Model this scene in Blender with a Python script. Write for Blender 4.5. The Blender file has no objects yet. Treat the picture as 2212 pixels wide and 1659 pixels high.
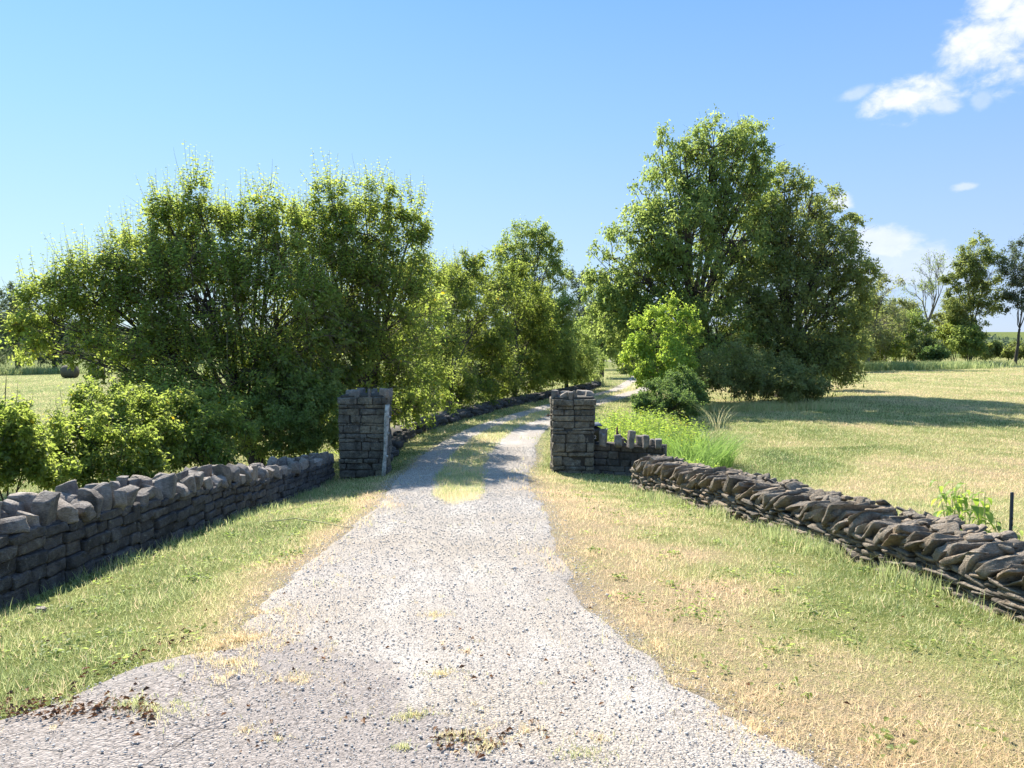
import bpy, math, random
import numpy as np
from mathutils import Vector, Matrix

R = math.radians
rng = np.random.default_rng(11)
random.seed(11)
scene = bpy.context.scene
COL = scene.collection

# ------------------------------------------------------------------ camera
EYE = 1.6
PITCH = R(3.22)
cam_d = bpy.data.cameras.new("camera")
cam_d.sensor_width = 36.0
cam_d.lens = 26.7
cam_d.clip_start = 0.05
cam_d.clip_end = 6000
cam = bpy.data.objects.new("camera", cam_d)
cam.location = (0, 0, EYE)
cam.rotation_euler = (R(90) - PITCH, 0, 0)
COL.objects.link(cam)
scene.camera = cam

# ------------------------------------------------------------------ sun, sky, exposure
SUN_AZ = R(-24)      # from +Y, clockwise positive
SUN_EL = R(44)
sdir = Vector((math.sin(SUN_AZ) * math.cos(SUN_EL), math.cos(SUN_AZ) * math.cos(SUN_EL), math.sin(SUN_EL)))
sun_d = bpy.data.lights.new("sun", 'SUN')
sun_d.energy = 4.6
sun_d.angle = R(0.55)
sun_d.color = (1.0, 0.94, 0.83)
sun = bpy.data.objects.new("sun", sun_d)
sun.rotation_euler = (-sdir).to_track_quat('-Z', 'Y').to_euler()
sun.location = (-20, 30, 40)
COL.objects.link(sun)

F = 1640.0   # focal length in units of the 2212 x 1659 measuring grid


def D(dx, dy, Y):
    """point at distance Y in front of the camera seen at (dx, dy) of the measuring grid"""
    u = (dx - 1106) / F
    v = (829.5 - dy) / F
    c, s = math.cos(PITCH), math.sin(PITCH)
    y = c + v * s
    z = -s + v * c
    k = Y / y
    return np.array((u * k, Y, EYE + z * k))


world = bpy.data.worlds.new("World")
scene.world = world
world.use_nodes = True
wt = world.node_tree
wt.nodes.clear()
wo = wt.nodes.new('ShaderNodeOutputWorld')
bg = wt.nodes.new('ShaderNodeBackground')
sky = wt.nodes.new('ShaderNodeTexSky')
sky.sky_type = 'NISHITA'
sky.sun_disc = False
sky.sun_elevation = SUN_EL
sky.sun_rotation = SUN_AZ
sky.altitude = 200
sky.air_density = 1.0
sky.dust_density = 0.6
sky.ozone_density = 2.2
SKY_STRENGTH = 0.105
bg.inputs['Strength'].default_value = SKY_STRENGTH
wt.links.new(bg.outputs[0], wo.inputs['Surface'])


def wnode(t, **kw):
    n = wt.nodes.new(t)
    for k, v in kw.items():
        setattr(n, k, v)
    return n


def wmath(op, a, b=None, c=None, clamp=False):
    n = wnode('ShaderNodeMath', operation=op, use_clamp=clamp)
    for i, v in enumerate((a, b, c)):
        if v is None:
            continue
        if isinstance(v, (int, float)):
            n.inputs[i].default_value = v
        else:
            wt.links.new(v, n.inputs[i])
    return n.outputs[0]


wtc = wnode('ShaderNodeTexCoord')
wdir = wtc.outputs['Generated']


def wdot(vec):
    n = wnode('ShaderNodeVectorMath', operation='DOT_PRODUCT')
    wt.links.new(wdir, n.inputs[0])
    n.inputs[1].default_value = vec
    return n.outputs['Value']


def wnoise(scale, detail, rough, dist=0.0, w=0.0):
    mp = wnode('ShaderNodeMapping')
    mp.inputs['Location'].default_value = (w, w * .7, w * 1.3)
    mp.inputs['Scale'].default_value = (1, 1, 1.6)
    wt.links.new(wdir, mp.inputs['Vector'])
    n = wnode('ShaderNodeTexNoise')
    n.inputs['Scale'].default_value = scale
    n.inputs['Detail'].default_value = detail
    n.inputs['Roughness'].default_value = rough
    n.inputs['Distortion'].default_value = dist
    wt.links.new(mp.outputs[0], n.inputs['Vector'])
    return n.outputs['Fac']


nz_a = wnoise(16, 9, 0.6, 0.25)
nz_b = wnoise(55, 6, 0.6, 0.5, 3.0)
nz = wmath('ADD', wmath('MULTIPLY', nz_a, 0.75), wmath('MULTIPLY', nz_b, 0.25))
# cumulus: direction, angular half width / height, tilt, strength
clouds = [(2225, 45, .082, .046, .42, 1.0), (2150, 8, .030, .03, .3, 1.0), (1975, 210, .050, .023, .05, 1.0), (2030, 226, .022, .010, -.1, .6),
          (1845, 203, .022, .008, .2, .4), (2118, 215, .010, .010, 0, .3),
          (1815, 437, .016, .012, 0, .8), (1900, 520, .045, .020, -.1, .7), (1950, 575, .08, .03, -.1, .45), (2083, 405, .013, .005, .1, .5)]
total = None
for (cx, cy, w, h, tilt, st) in clouds:
    p = D(cx, cy, 100.0) - np.array((0, 0, EYE))
    d = Vector(p).normalized()
    r = d.cross(Vector((0, 0, 1))).normalized()
    u = r.cross(d).normalized()
    r2 = r * math.cos(tilt) + u * math.sin(tilt)
    u2 = u * math.cos(tilt) - r * math.sin(tilt)
    a = wmath('DIVIDE', wdot(r2), w)
    b = wmath('DIVIDE', wdot(u2), h)
    q = wmath('SQRT', wmath('ADD', wmath('MULTIPLY', a, a), wmath('MULTIPLY', b, b)))
    fr = wmath('GREATER_THAN', wdot(d), 0.3)
    m = wmath('SUBTRACT', 1.0, q)
    m = wmath('ADD', m, wmath('MULTIPLY_ADD', wmath('SUBTRACT', nz, 0.47), 2.9, .12))
    mr = wnode('ShaderNodeMapRange', interpolation_type='SMOOTHSTEP')
    wt.links.new(m, mr.inputs['Value'])
    mr.inputs['From Min'].default_value = 0.0
    mr.inputs['From Max'].default_value = 0.85
    lm = wnode('ShaderNodeMapRange', interpolation_type='SMOOTHSTEP')
    wt.links.new(q, lm.inputs['Value'])
    lm.inputs['From Min'].default_value = 1.15
    lm.inputs['From Max'].default_value = 1.7
    lm.inputs['To Min'].default_value = 1
    lm.inputs['To Max'].default_value = 0
    lim = lm.outputs[0]
    m = wmath('MULTIPLY', wmath('MULTIPLY', wmath('MULTIPLY', mr.outputs[0], st), fr), lim)
    total = m if total is None else wmath('MAXIMUM', total, m)
cmix = wnode('ShaderNodeMix', data_type='RGBA')
wt.links.new(total, cmix.inputs['Factor'])
tint = wnode('ShaderNodeMix', data_type='RGBA', blend_type='MULTIPLY')
tint.inputs['Factor'].default_value = 1.0
wt.links.new(sky.outputs[0], tint.inputs['A'])
tint.inputs['B'].default_value = (0.92, 1.04, 1.22, 1)
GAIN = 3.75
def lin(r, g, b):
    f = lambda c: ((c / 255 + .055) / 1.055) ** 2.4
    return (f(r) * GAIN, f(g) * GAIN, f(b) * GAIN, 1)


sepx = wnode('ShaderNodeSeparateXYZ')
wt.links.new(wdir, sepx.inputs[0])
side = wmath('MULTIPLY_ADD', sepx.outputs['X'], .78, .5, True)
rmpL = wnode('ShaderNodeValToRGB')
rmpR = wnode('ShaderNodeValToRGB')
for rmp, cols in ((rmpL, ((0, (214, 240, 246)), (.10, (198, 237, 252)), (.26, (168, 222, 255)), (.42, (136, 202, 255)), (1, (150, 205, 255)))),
                  (rmpR, ((0, (206, 222, 246)), (.10, (182, 211, 252)), (.26, (150, 193, 252)), (.42, (122, 172, 249)), (1, (145, 190, 252))))):  # top stop of both ramps lighter than a real zenith, added as fill
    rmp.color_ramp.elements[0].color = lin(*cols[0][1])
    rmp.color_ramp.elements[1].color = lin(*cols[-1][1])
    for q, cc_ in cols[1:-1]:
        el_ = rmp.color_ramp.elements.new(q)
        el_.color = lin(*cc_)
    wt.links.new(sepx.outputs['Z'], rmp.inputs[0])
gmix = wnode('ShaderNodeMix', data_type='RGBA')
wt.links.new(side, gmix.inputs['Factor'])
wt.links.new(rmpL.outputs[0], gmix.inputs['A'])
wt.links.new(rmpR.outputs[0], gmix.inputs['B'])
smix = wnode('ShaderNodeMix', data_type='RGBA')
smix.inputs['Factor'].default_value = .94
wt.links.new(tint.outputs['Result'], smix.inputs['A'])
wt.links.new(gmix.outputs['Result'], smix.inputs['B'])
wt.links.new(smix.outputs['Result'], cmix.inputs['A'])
crmp = wnode('ShaderNodeMix', data_type='RGBA')
wt.links.new(nz_b, crmp.inputs['Factor'])
crmp.inputs['A'].default_value = (3.1, 3.35, 4.0, 1)
crmp.inputs['B'].default_value = (4.3, 4.35, 4.4, 1)
wt.links.new(crmp.outputs['Result'], cmix.inputs['B'])
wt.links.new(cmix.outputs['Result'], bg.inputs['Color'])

scene.view_settings.view_transform = 'Standard'
scene.view_settings.look = 'None'
scene.view_settings.exposure = 1.38
scene.view_settings.gamma = 1.0
scene.cycles.max_bounces = 6
scene.cycles.diffuse_bounces = 3
scene.cycles.glossy_bounces = 2
scene.cycles.transmission_bounces = 4
scene.cycles.transparent_max_bounces = 4
scene.cycles.caustics_reflective = False
scene.cycles.caustics_refractive = False

# ------------------------------------------------------------------ noise helpers (numpy)


def _hash(ix, iy, iz, seed):
    n = (ix * 374761393 + iy * 668265263 + iz * 2147483647 + seed * 1274126177) & 0xffffffff
    n = ((n ^ (n >> 13)) * 1274126177) & 0xffffffff
    n = ((n ^ (n >> 16)) * 2246822519) & 0xffffffff
    return ((n ^ (n >> 15)) & 0xffffff) / float(0xffffff)


def vnoise(x, y, z=None, seed=0):
    x = np.asarray(x, float)
    y = np.asarray(y, float)
    z = np.zeros_like(x) if z is None else np.asarray(z, float)
    xi, yi, zi = np.floor(x).astype(np.int64), np.floor(y).astype(np.int64), np.floor(z).astype(np.int64)
    fx, fy, fz = x - xi, y - yi, z - zi
    fx, fy, fz = fx * fx * (3 - 2 * fx), fy * fy * (3 - 2 * fy), fz * fz * (3 - 2 * fz)
    out = 0
    for a in (0, 1):
        for b in (0, 1):
            for c in (0, 1):
                w = (fx if a else 1 - fx) * (fy if b else 1 - fy) * (fz if c else 1 - fz)
                out = out + w * _hash(xi + a, yi + b, zi + c, seed)
    return out * 2 - 1


def fbm(x, y, s=1.0, o=4, seed=0, z=None):
    t, a, n = 0, 1.0, 0
    for i in range(o):
        t = t + a * vnoise(np.asarray(x) * s, np.asarray(y) * s, None if z is None else np.asarray(z) * s, seed + i * 17)
        n += a
        a *= .5
        s *= 2.03
    return t / n


def sstep(a, b, x):
    t = np.clip((np.asarray(x, float) - a) / (b - a), 0, 1)
    return t * t * (3 - 2 * t)


# ------------------------------------------------------------------ terrain
PY = np.array([-40, 0, 2.8, 5, 9.5, 12, 15.5, 24, 35, 60, 100, 180, 400, 700, 3000.])
PZ = np.array([.05, 0, 0, -.16, -.5, -.82, -1.05, -1.17, -1.25, -1.32, -1.9, -2.5, 3.5, 9.5, 12.])
CY = np.array([-40, 2.8, 5.1, 9.5, 13, 16.5, 20, 24, 29, 33.5, 37.5, 45, 57, 75, 95.])
CX = np.array([-.75, -.62, -.60, -.70, -.85, -.92, -.72, -.18, 1.2, 2.55, 4.1, 7.1, 10.0, 13.5, 18.])


def zc(y):
    s = 0
    for k in (-.9, -.45, 0, .45, .9):
        s = s + np.interp(np.asarray(y, float) + k, PY, PZ)
    return s / 5


def drive_c(y):
    s = 0
    for k in (-1.6, -.8, 0, .8, 1.6):
        s = s + np.interp(np.asarray(y, float) + k, CY, CX)
    return s / 5


def zg(x, y):
    x = np.asarray(x, float)
    y = np.asarray(y, float)
    z = zc(y)
    near = 1 - sstep(16, 26, y)
    z = z - near * .10 * np.clip(-1.7 - x, 0, 3.0) - near * .05 * np.clip(x - .5, 0, 3.2)
    far = sstep(12, 34, y) * (1 - sstep(120, 300, y))
    z = z + far * (.021 * np.clip(x - 6, 0, 60) - .006 * np.clip(-x - 5, 0, 80))
    z = z + sstep(200, 420, np.hypot(x, y)) * 6 * fbm(x, y, 1 / 260., 3, 5) * (1 + .0 * x)
    fieldness = np.clip(sstep(4.5, 9, x) + sstep(6, 10, -x) + sstep(2.5, 5, np.abs(x - drive_c(y))), 0, 1)
    z = z + fieldness * .05 * fbm(x, y, .35, 3, 3) + .012 * fbm(x, y, 1.7, 2, 9)
    return z


def zg1(x, y):
    return float(zg(np.array([x]), np.array([y]))[0])


HW = 1.22    # half width of the gravel


def halfw_l(y):   # distance from drive centre to the left gravel edge
    y = np.asarray(y, float)
    return np.interp(y, [0, 3, 3.9, 4.6, 5.2, 7, 10, 14, 20, 30, 60], [.35, .55, .75, .95, 1.05, 1.04, 1.0, 1.28, 1.25, 1.2, 1.2])


def halfw_r(y):
    y = np.asarray(y, float)
    return np.interp(y, [0, 2.8, 3.6, 5, 7, 9.5, 14, 17, 24, 60], [2.4, 1.85, 1.4, 1.08, 1.04, 1.08, 1.12, 1.4, 1.2, 1.2])


def drive_mask(x, y):
    """>0 inside the gravel, in metres from its edge"""
    e = .07 * fbm(x, y, 2.2, 3, 21) + .05 * fbm(x, y, 9, 2, 22)
    c = drive_c(y)
    return np.minimum(x - (c - halfw_l(y)), (c + halfw_r(y)) - x) + e


def strip_mask(x, y):
    """grass strip between the wheel tracks, 0..1"""
    c = drive_c(y) - .02 - .1 * sstep(10, 16, y) + .1 * sstep(24, 32, y)
    w = np.interp(y, [9.3, 10.5, 12, 14, 18, 26, 60], [0, .28, .40, .46, .44, .42, .42]) + .10 * fbm(x, y, 2.5, 3, 31)
    return sstep(-.06, .10, w - np.abs(x - c)) * sstep(9.3, 10.6, y + .5 * fbm(x, y, 3, 2, 33))


def road_edge(x):   # asphalt lies nearer than this y
    x = np.asarray(x, float)
    return np.interp(x, [-9, -4, -2.6, -2.3, -2.1, -1.95, -1.75, -1.5, -1.2, -.9, -.3, .5, 3, 9],
                     [2.9, 3.0, 3.18, 3.38, 3.60, 4.0, 4.12, 4.2, 4.4, 4.5, 3.9, 3.0, 2.3, 2.2]) + .10 * fbm(x, x * 0, 5, 4, 44)


# ------------------------------------------------------------------ mesh helpers
def mesh_np(name, verts, faces, mat=None, attrs=None, smooth=False):
    """faces: (n,k) int array or list of such arrays"""
    me = bpy.data.meshes.new(name)
    if isinstance(faces, np.ndarray):
        faces = [faces]
    faces = [f for f in faces if len(f)]
    verts = np.ascontiguousarray(verts, np.float32)
    me.vertices.add(len(verts))
    me.vertices.foreach_set('co', verts.ravel())
    nl = sum(f.size for f in faces)
    nf = sum(len(f) for f in faces)
    me.loops.add(nl)
    me.polygons.add(nf)
    me.loops.foreach_set('vertex_index', np.concatenate([f.ravel() for f in faces]).astype(np.int32))
    tot = np.concatenate([np.full(len(f), f.shape[1]) for f in faces]).astype(np.int32)
    start = np.concatenate([[0], np.cumsum(tot)[:-1]]).astype(np.int32)
    me.polygons.foreach_set('loop_start', start)
    me.polygons.foreach_set('loop_total', tot)
    if smooth:
        me.polygons.foreach_set('use_smooth', np.ones(nf, bool))
    me.update(calc_edges=True)
    for k, v in (attrs or {}).items():
        a = me.attributes.new(k, 'FLOAT', 'POINT')
        a.data.foreach_set('value', np.ascontiguousarray(v, np.float32))
    if mat is not None:
        me.materials.append(mat)
    return me


def tag(o, label=None, cat=None, group=None, kind=None):
    if label:
        o['label'] = label
    if cat:
        o['category'] = cat
    if group:
        o['group'] = group
    if kind:
        o['kind'] = kind
    return o


def obj(name, me, parent=None, loc=None):
    o = bpy.data.objects.new(name, me)
    COL.objects.link(o)
    if parent is not None:
        o.parent = parent
        if loc is None:
            o.location = -Vector(parent.location)
        else:
            o.location = Vector(loc) - Vector(parent.location)
    elif loc is not None:
        o.location = loc
    return o


def empty(name, loc, label, cat, group=None):
    o = bpy.data.objects.new(name, None)
    o.empty_display_size = .2
    o.location = Vector([float(v) for v in loc])
    COL.objects.link(o)
    return tag(o, label, cat, group)


class MB:
    def __init__(s):
        s.v, s.f, s.a, s.n = [], {}, [], 0

    def add(s, v, f, a=0.5):
        v = np.asarray(v, float).reshape(-1, 3)
        for ff in (f if isinstance(f, list) else [f]):
            s.f.setdefault(ff.shape[1], []).append(ff + s.n)
        s.v.append(v)
        s.a.append(np.broadcast_to(np.asarray(a, float), (len(v),)).copy())
        s.n += len(v)

    def build(s, name, mat, smooth=False):
        return mesh_np(name, np.concatenate(s.v), [np.concatenate(x) for x in s.f.values()], mat,
                       {'v': np.concatenate(s.a)}, smooth)


def nrm(a):
    return a / np.maximum(np.linalg.norm(a, axis=-1, keepdims=True), 1e-9)


def tubes(paths, rad, sides=4):
    """paths (N,k,3), rad (N,k) -> verts, quad faces"""
    paths = np.asarray(paths, float)
    rad = np.asarray(rad, float)
    N, k, _ = paths.shape
    t = np.gradient(paths, axis=1)
    t = nrm(t)
    ref = np.where(np.abs(t[..., 2:3]) > .9, np.array([1., 0, 0]), np.array([0, 0, 1.]))
    a = nrm(np.cross(t, ref))
    b = np.cross(t, a)
    th = np.arange(sides) * 2 * math.pi / sides
    ring = paths[:, :, None, :] + rad[:, :, None, None] * (a[:, :, None, :] * np.cos(th)[None, None, :, None] + b[:, :, None, :] * np.sin(th)[None, None, :, None])
    V = ring.reshape(-1, 3)
    base = (np.arange(N) * k * sides)[:, None, None] + (np.arange(k - 1) * sides)[None, :, None]
    i = np.arange(sides)[None, None, :]
    j = (i + 1) % sides
    Fq = np.stack([base + i, base + j, base + sides + j, base + sides + i], -1).reshape(-1, 4)
    return V, Fq


def bez(P0, P1, P2, k, jit=0.0, r=None):
    t = np.linspace(0, 1, k)[None, :, None]
    P = (1 - t) ** 2 * P0[:, None] + 2 * t * (1 - t) * P1[:, None] + t * t * P2[:, None]
    if jit:
        n = (r or rng).normal(size=P.shape) * jit
        n[:, 0] = 0
        n[:, -1] = 0
        P = P + n
    return P


def box(mb, lo, hi, a=.5, rot=None, org=None):
    x0, y0, z0 = lo
    x1, y1, z1 = hi
    v = np.array([(x0, y0, z0), (x1, y0, z0), (x1, y1, z0), (x0, y1, z0), (x0, y0, z1), (x1, y0, z1), (x1, y1, z1), (x0, y1, z1)], float)
    if rot is not None:
        v = v @ np.array(rot).T
    if org is not None:
        v = v + np.array(org)
    f = np.array([(3, 2, 1, 0), (4, 5, 6, 7), (0, 1, 5, 4), (1, 2, 6, 5), (2, 3, 7, 6), (3, 0, 4, 7)])
    mb.add(v, f, a)


# ---- rocks
def cube_template(n):
    idx, vs, fs = {}, [], []

    def vid(p):
        if p not in idx:
            idx[p] = len(vs)
            vs.append([2 * c / n - 1 for c in p])
        return idx[p]
    for ax in range(3):
        for side in (0, n):
            for i in range(n):
                for j in range(n):
                    q = []
                    for (a, b) in ((i, j), (i + 1, j), (i + 1, j + 1), (i, j + 1)):
                        p = [0, 0, 0]
                        p[ax] = side
                        p[(ax + 1) % 3] = a
                        p[(ax + 2) % 3] = b
                        q.append(vid(tuple(p)))
                    if side == 0:
                        q = q[::-1]
                    fs.append(q)
    vs = np.array(vs, float)
    return np.sign(vs) * np.abs(vs) ** (.42 if n < 8 else .72), np.array(fs)


TPL = {n: cube_template(n) for n in (3, 4, 5, 6, 7, 8, 9)}


def rock(half, n=5, k=12.0, rough=.010, cuts=5, r=rng, cutd=(.72, .95), bias=(1, 1, 1)):
    """angular stone: a boxy form cut by random planes, with uneven faces (rough in metres)"""
    v, f = TPL[n]
    v = v.copy()
    v = v / ((np.abs(v) ** k).sum(1) ** (1 / k))[:, None]
    B = np.array(bias, float)
    for _ in range(cuts):
        nn = nrm(r.normal(size=3) * B)
        d = np.abs(nn).sum() * r.uniform(*cutd) * .90
        t = v @ nn - d
        v = v - np.where(t > 0, t, 0)[:, None] * nn
    hf = np.array(half)
    w = v * hf
    o = r.uniform(0, 999, 3)
    L = max(.05, float(np.sort(hf)[1]) * 1.3)
    d1 = np.stack([vnoise(w[:, 0] / L + o[0] + q * 31, w[:, 1] / L + o[1], w[:, 2] / L + o[2], 60) for q in range(3)], 1)
    d2 = vnoise(w[:, 0] / L * 3.1 + o[1], w[:, 1] / L * 3.1, w[:, 2] / L * 3.1 + o[0], 63)
    d3 = vnoise(w[:, 0] / L * 9 + o[2], w[:, 1] / L * 9, w[:, 2] / L * 9 + o[1], 64)
    d2 = d2 + .75 * d3
    return w + d1 * rough + nrm(v) * (d2 * rough * .6)[:, None], f


def rotm(axis, ang):
    return np.array(Matrix.Rotation(ang, 3, Vector(axis)))


# ------------------------------------------------------------------ materials
def mat_new(name):
    m = bpy.data.materials.new(name)
    m.use_nodes = True
    m.node_tree.nodes.clear()
    return m


class NT:
    def __init__(s, m):
        s.t = m.node_tree

    def n(s, t, **kw):
        x = s.t.nodes.new(t)
        for k, v in kw.items():
            setattr(x, k, v)
        return x

    def put(s, sock, v):
        if isinstance(v, (int, float)):
            sock.default_value = v
        elif isinstance(v, tuple):
            sock.default_value = (*v, 1) if len(v) == 3 and sock.type == 'RGBA' else v
        else:
            s.t.links.new(v, sock)

    def math(s, op, a, b=0.0, clamp=False):
        x = s.n('ShaderNodeMath', operation=op, use_clamp=clamp)
        s.put(x.inputs[0], a)
        s.put(x.inputs[1], b)
        return x.outputs[0]

    def mix(s, f, a, b, mode='MIX'):
        x = s.n('ShaderNodeMix', data_type='RGBA', blend_type=mode)
        s.put(x.inputs['Factor'], f)
        s.put(x.inputs['A'], a)
        s.put(x.inputs['B'], b)
        return x.outputs['Result']

    def rng(s, v, a, b, c=0.0, d=1.0, smooth=False):
        x = s.n('ShaderNodeMapRange')
        if smooth:
            x.interpolation_type = 'SMOOTHSTEP'
        s.put(x.inputs['Value'], v)
        for k, q in (('From Min', a), ('From Max', b), ('To Min', c), ('To Max', d)):
            x.inputs[k].default_value = q
        return x.outputs[0]

    def pos(s, scale=(1, 1, 1)):
        g = s.n('ShaderNodeNewGeometry')
        if scale == (1, 1, 1):
            return g.outputs['Position']
        m = s.n('ShaderNodeMapping')
        m.inputs['Scale'].default_value = scale
        s.t.links.new(g.outputs['Position'], m.inputs['Vector'])
        return m.outputs[0]

    def noise(s, vec, scale, detail=4, rough=.55, dist=0.0):
        x = s.n('ShaderNodeTexNoise')
        s.put(x.inputs['Vector'], vec)
        x.inputs['Scale'].default_value = scale
        x.inputs['Detail'].default_value = detail
        x.inputs['Roughness'].default_value = rough
        x.inputs['Distortion'].default_value = dist
        return x.outputs['Fac']

    def voro(s, vec, scale, feature='F1', out='Distance', rand=1.0):
        x = s.n('ShaderNodeTexVoronoi', feature=feature)
        s.put(x.inputs['Vector'], vec)
        x.inputs['Scale'].default_value = scale
        x.inputs['Randomness'].default_value = rand
        return x.outputs[out]

    def attr(s, name):
        x = s.n('ShaderNodeAttribute', attribute_name=name)
        return x.outputs['Fac']

    def bump(s, h, strength, dist, normal=None):
        x = s.n('ShaderNodeBump')
        x.inputs['Strength'].default_value = strength
        x.inputs['Distance'].default_value = dist
        s.put(x.inputs['Height'], h)
        if normal is not None:
            s.put(x.inputs['Normal'], normal)
        return x.outputs[0]

    def out(s, sh):
        o = s.n('ShaderNodeOutputMaterial')
        s.t.links.new(sh, o.inputs['Surface'])

    def princ(s, col, rough=.85, normal=None, spec=.3):
        p = s.n('ShaderNodeBsdfPrincipled')
        s.put(p.inputs['Base Color'], col)
        s.put(p.inputs['Roughness'], rough)
        p.inputs['Specular IOR Level'].default_value = spec
        if normal is not None:
            s.put(p.inputs['Normal'], normal)
        s.out(p.outputs[0])
        return p


def leaf_mat(name, c0, c1, t0, t1, trans=.45, yellow=None, gloss=.022):
    """c0..c1 reflected colours, t0..t1 transmitted colours, chosen by the per leaf value v"""
    m = mat_new(name)
    N = NT(m)
    v = N.attr('v')
    col = N.mix(v, c0, c1)
    tc = N.mix(v, t0, t1)
    if yellow:
        y = N.rng(v, .965, .97)
        col = N.mix(y, col, yellow)
        tc = N.mix(y, tc, yellow)
    d = N.n('ShaderNodeBsdfDiffuse')
    N.put(d.inputs['Color'], col)
    t = N.n('ShaderNodeBsdfTranslucent')
    N.put(t.inputs['Color'], tc)
    mx = N.n('ShaderNodeMixShader')
    mx.inputs[0].default_value = trans
    N.t.links.new(d.outputs[0], mx.inputs[1])
    N.t.links.new(t.outputs[0], mx.inputs[2])
    g = N.n('ShaderNodeBsdfGlossy')
    g.inputs['Roughness'].default_value = .5
    m2 = N.n('ShaderNodeMixShader')
    m2.inputs[0].default_value = gloss
    N.t.links.new(mx.outputs[0], m2.inputs[1])
    N.t.links.new(g.outputs[0], m2.inputs[2])
    N.out(m2.outputs[0])
    return m


M = {}
M['leaf_lime'] = leaf_mat('leaf_lime', (.085, .125, .030), (.21, .25, .065), (.29, .42, .055), (.66, .74, .16), .56, (.75, .55, .03))
M['leaf_hedge'] = leaf_mat('leaf_hedge', (.085, .115, .030), (.19, .22, .06), (.27, .37, .05), (.56, .64, .13), .52, (.6, .45, .05))
M['leaf_green'] = leaf_mat('leaf_green', (.09, .13, .038), (.21, .26, .08), (.33, .47, .09), (.66, .76, .21), .5)
M['leaf_dark'] = leaf_mat('leaf_dark', (.095, .118, .044), (.21, .23, .085), (.30, .39, .085), (.58, .64, .18), .48)
M['leaf_olive'] = leaf_mat('leaf_olive', (.13, .15, .06), (.27, .28, .11), (.30, .37, .10), (.56, .60, .20), .45)
M['leaf_pale'] = leaf_mat('leaf_pale', (.13, .19, .06), (.26, .30, .10), (.32, .46, .09), (.58, .68, .17), .45)
M['leaf_ivy'] = leaf_mat('leaf_ivy', (.05, .09, .03), (.13, .19, .07), (.16, .28, .06), (.36, .50, .14), .4)
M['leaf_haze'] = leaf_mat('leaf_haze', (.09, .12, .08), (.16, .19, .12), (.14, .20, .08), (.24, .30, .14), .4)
M['weed'] = leaf_mat('weed', (.13, .22, .035), (.26, .34, .07), (.38, .60, .07), (.70, .82, .13), .5, (.85, .70, .04))
M['weed_grass'] = leaf_mat('weed_grass', (.11, .19, .045), (.22, .31, .09), (.24, .42, .08), (.50, .68, .19), .5)
M['dead_leaf'] = leaf_mat('dead_leaf', (.07, .035, .018), (.20, .10, .045), (.10, .04, .02), (.2, .08, .03), .2)
M['straw_leaf'] = leaf_mat('straw_leaf', (.22, .17, .09), (.42, .33, .18), (.3, .22, .1), (.5, .38, .2), .35)


def grass_material(name):
    m = mat_new(name)
    N = NT(m)
    v = N.attr('v')
    r = N.n('ShaderNodeValToRGB')
    r.color_ramp.elements[0].position = 0
    r.color_ramp.elements[0].color = (.25, .34, .10, 1)
    r.color_ramp.elements[1].position = 1
    r.color_ramp.elements[1].color = (.88, .61, .35, 1)
    for p, c in ((.35, (.42, .47, .16, 1)), (.6, (.66, .62, .26, 1)), (.8, (.82, .63, .34, 1))):
        e = r.color_ramp.elements.new(p)
        e.color = c
    N.put(r.inputs[0], v)
    d = N.n('ShaderNodeBsdfDiffuse')
    N.put(d.inputs['Color'], r.outputs[0])
    t = N.n('ShaderNodeBsdfTranslucent')
    g2 = N.n('ShaderNodeGamma')
    N.put(g2.inputs['Color'], r.outputs[0])
    g2.inputs['Gamma'].default_value = .72
    N.put(t.inputs['Color'], g2.outputs[0])
    mx = N.n('ShaderNodeMixShader')
    mx.inputs[0].default_value = .5
    N.t.links.new(d.outputs[0], mx.inputs[1])
    N.t.links.new(t.outputs[0], mx.inputs[2])
    g = N.n('ShaderNodeBsdfGlossy')
    g.inputs['Roughness'].default_value = .5
    m2 = N.n('ShaderNodeMixShader')
    m2.inputs[0].default_value = .05
    N.t.links.new(mx.outputs[0], m2.inputs[1])
    N.t.links.new(g.outputs[0], m2.inputs[2])
    N.out(m2.outputs[0])
    return m


M['grass'] = grass_material('grass')


def ground_material():
    m = mat_new('ground')
    N = NT(m)
    p = N.pos()
    dry = N.attr('dry')
    n1 = N.noise(p, 1.1, 5, .6)
    n2 = N.noise(p, 22, 4, .65)
    n3 = N.noise(N.pos((1, 1, 1)), 95, 3, .6)
    dd = N.math('ADD', dry, N.math('MULTIPLY', N.math('SUBTRACT', n1, .5), .7), True)
    dd = N.math('ADD', dd, N.math('MULTIPLY', N.math('SUBTRACT', n2, .5), .9), True)
    r = N.n('ShaderNodeValToRGB')
    r.color_ramp.elements[0].color = (.075, .11, .025, 1)
    r.color_ramp.elements[1].color = (.46, .35, .21, 1)
    for q, c in ((.35, (.19, .22, .055, 1)), (.62, (.36, .33, .13, 1))):
        e = r.color_ramp.elements.new(q)
        e.color = c
    N.put(r.inputs[0], dd)
    soil = N.mix(n3, (.26, .21, .16), (.46, .40, .33))
    sf = N.math('MULTIPLY', N.attr('soil'), N.rng(n2, .35, .6), True)
    col = N.mix(sf, r.outputs[0], soil)
    dark = N.rng(n3, .3, .7, .40, 1.15)
    col = N.mix(1.0, col, dark, 'MULTIPLY')
    h = N.math('ADD', N.math('MULTIPLY', n2, 1.0), N.math('MULTIPLY', n3, .8))
    N.princ(col, .95, N.bump(h, .8, .05), .1)
    return m


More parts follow.
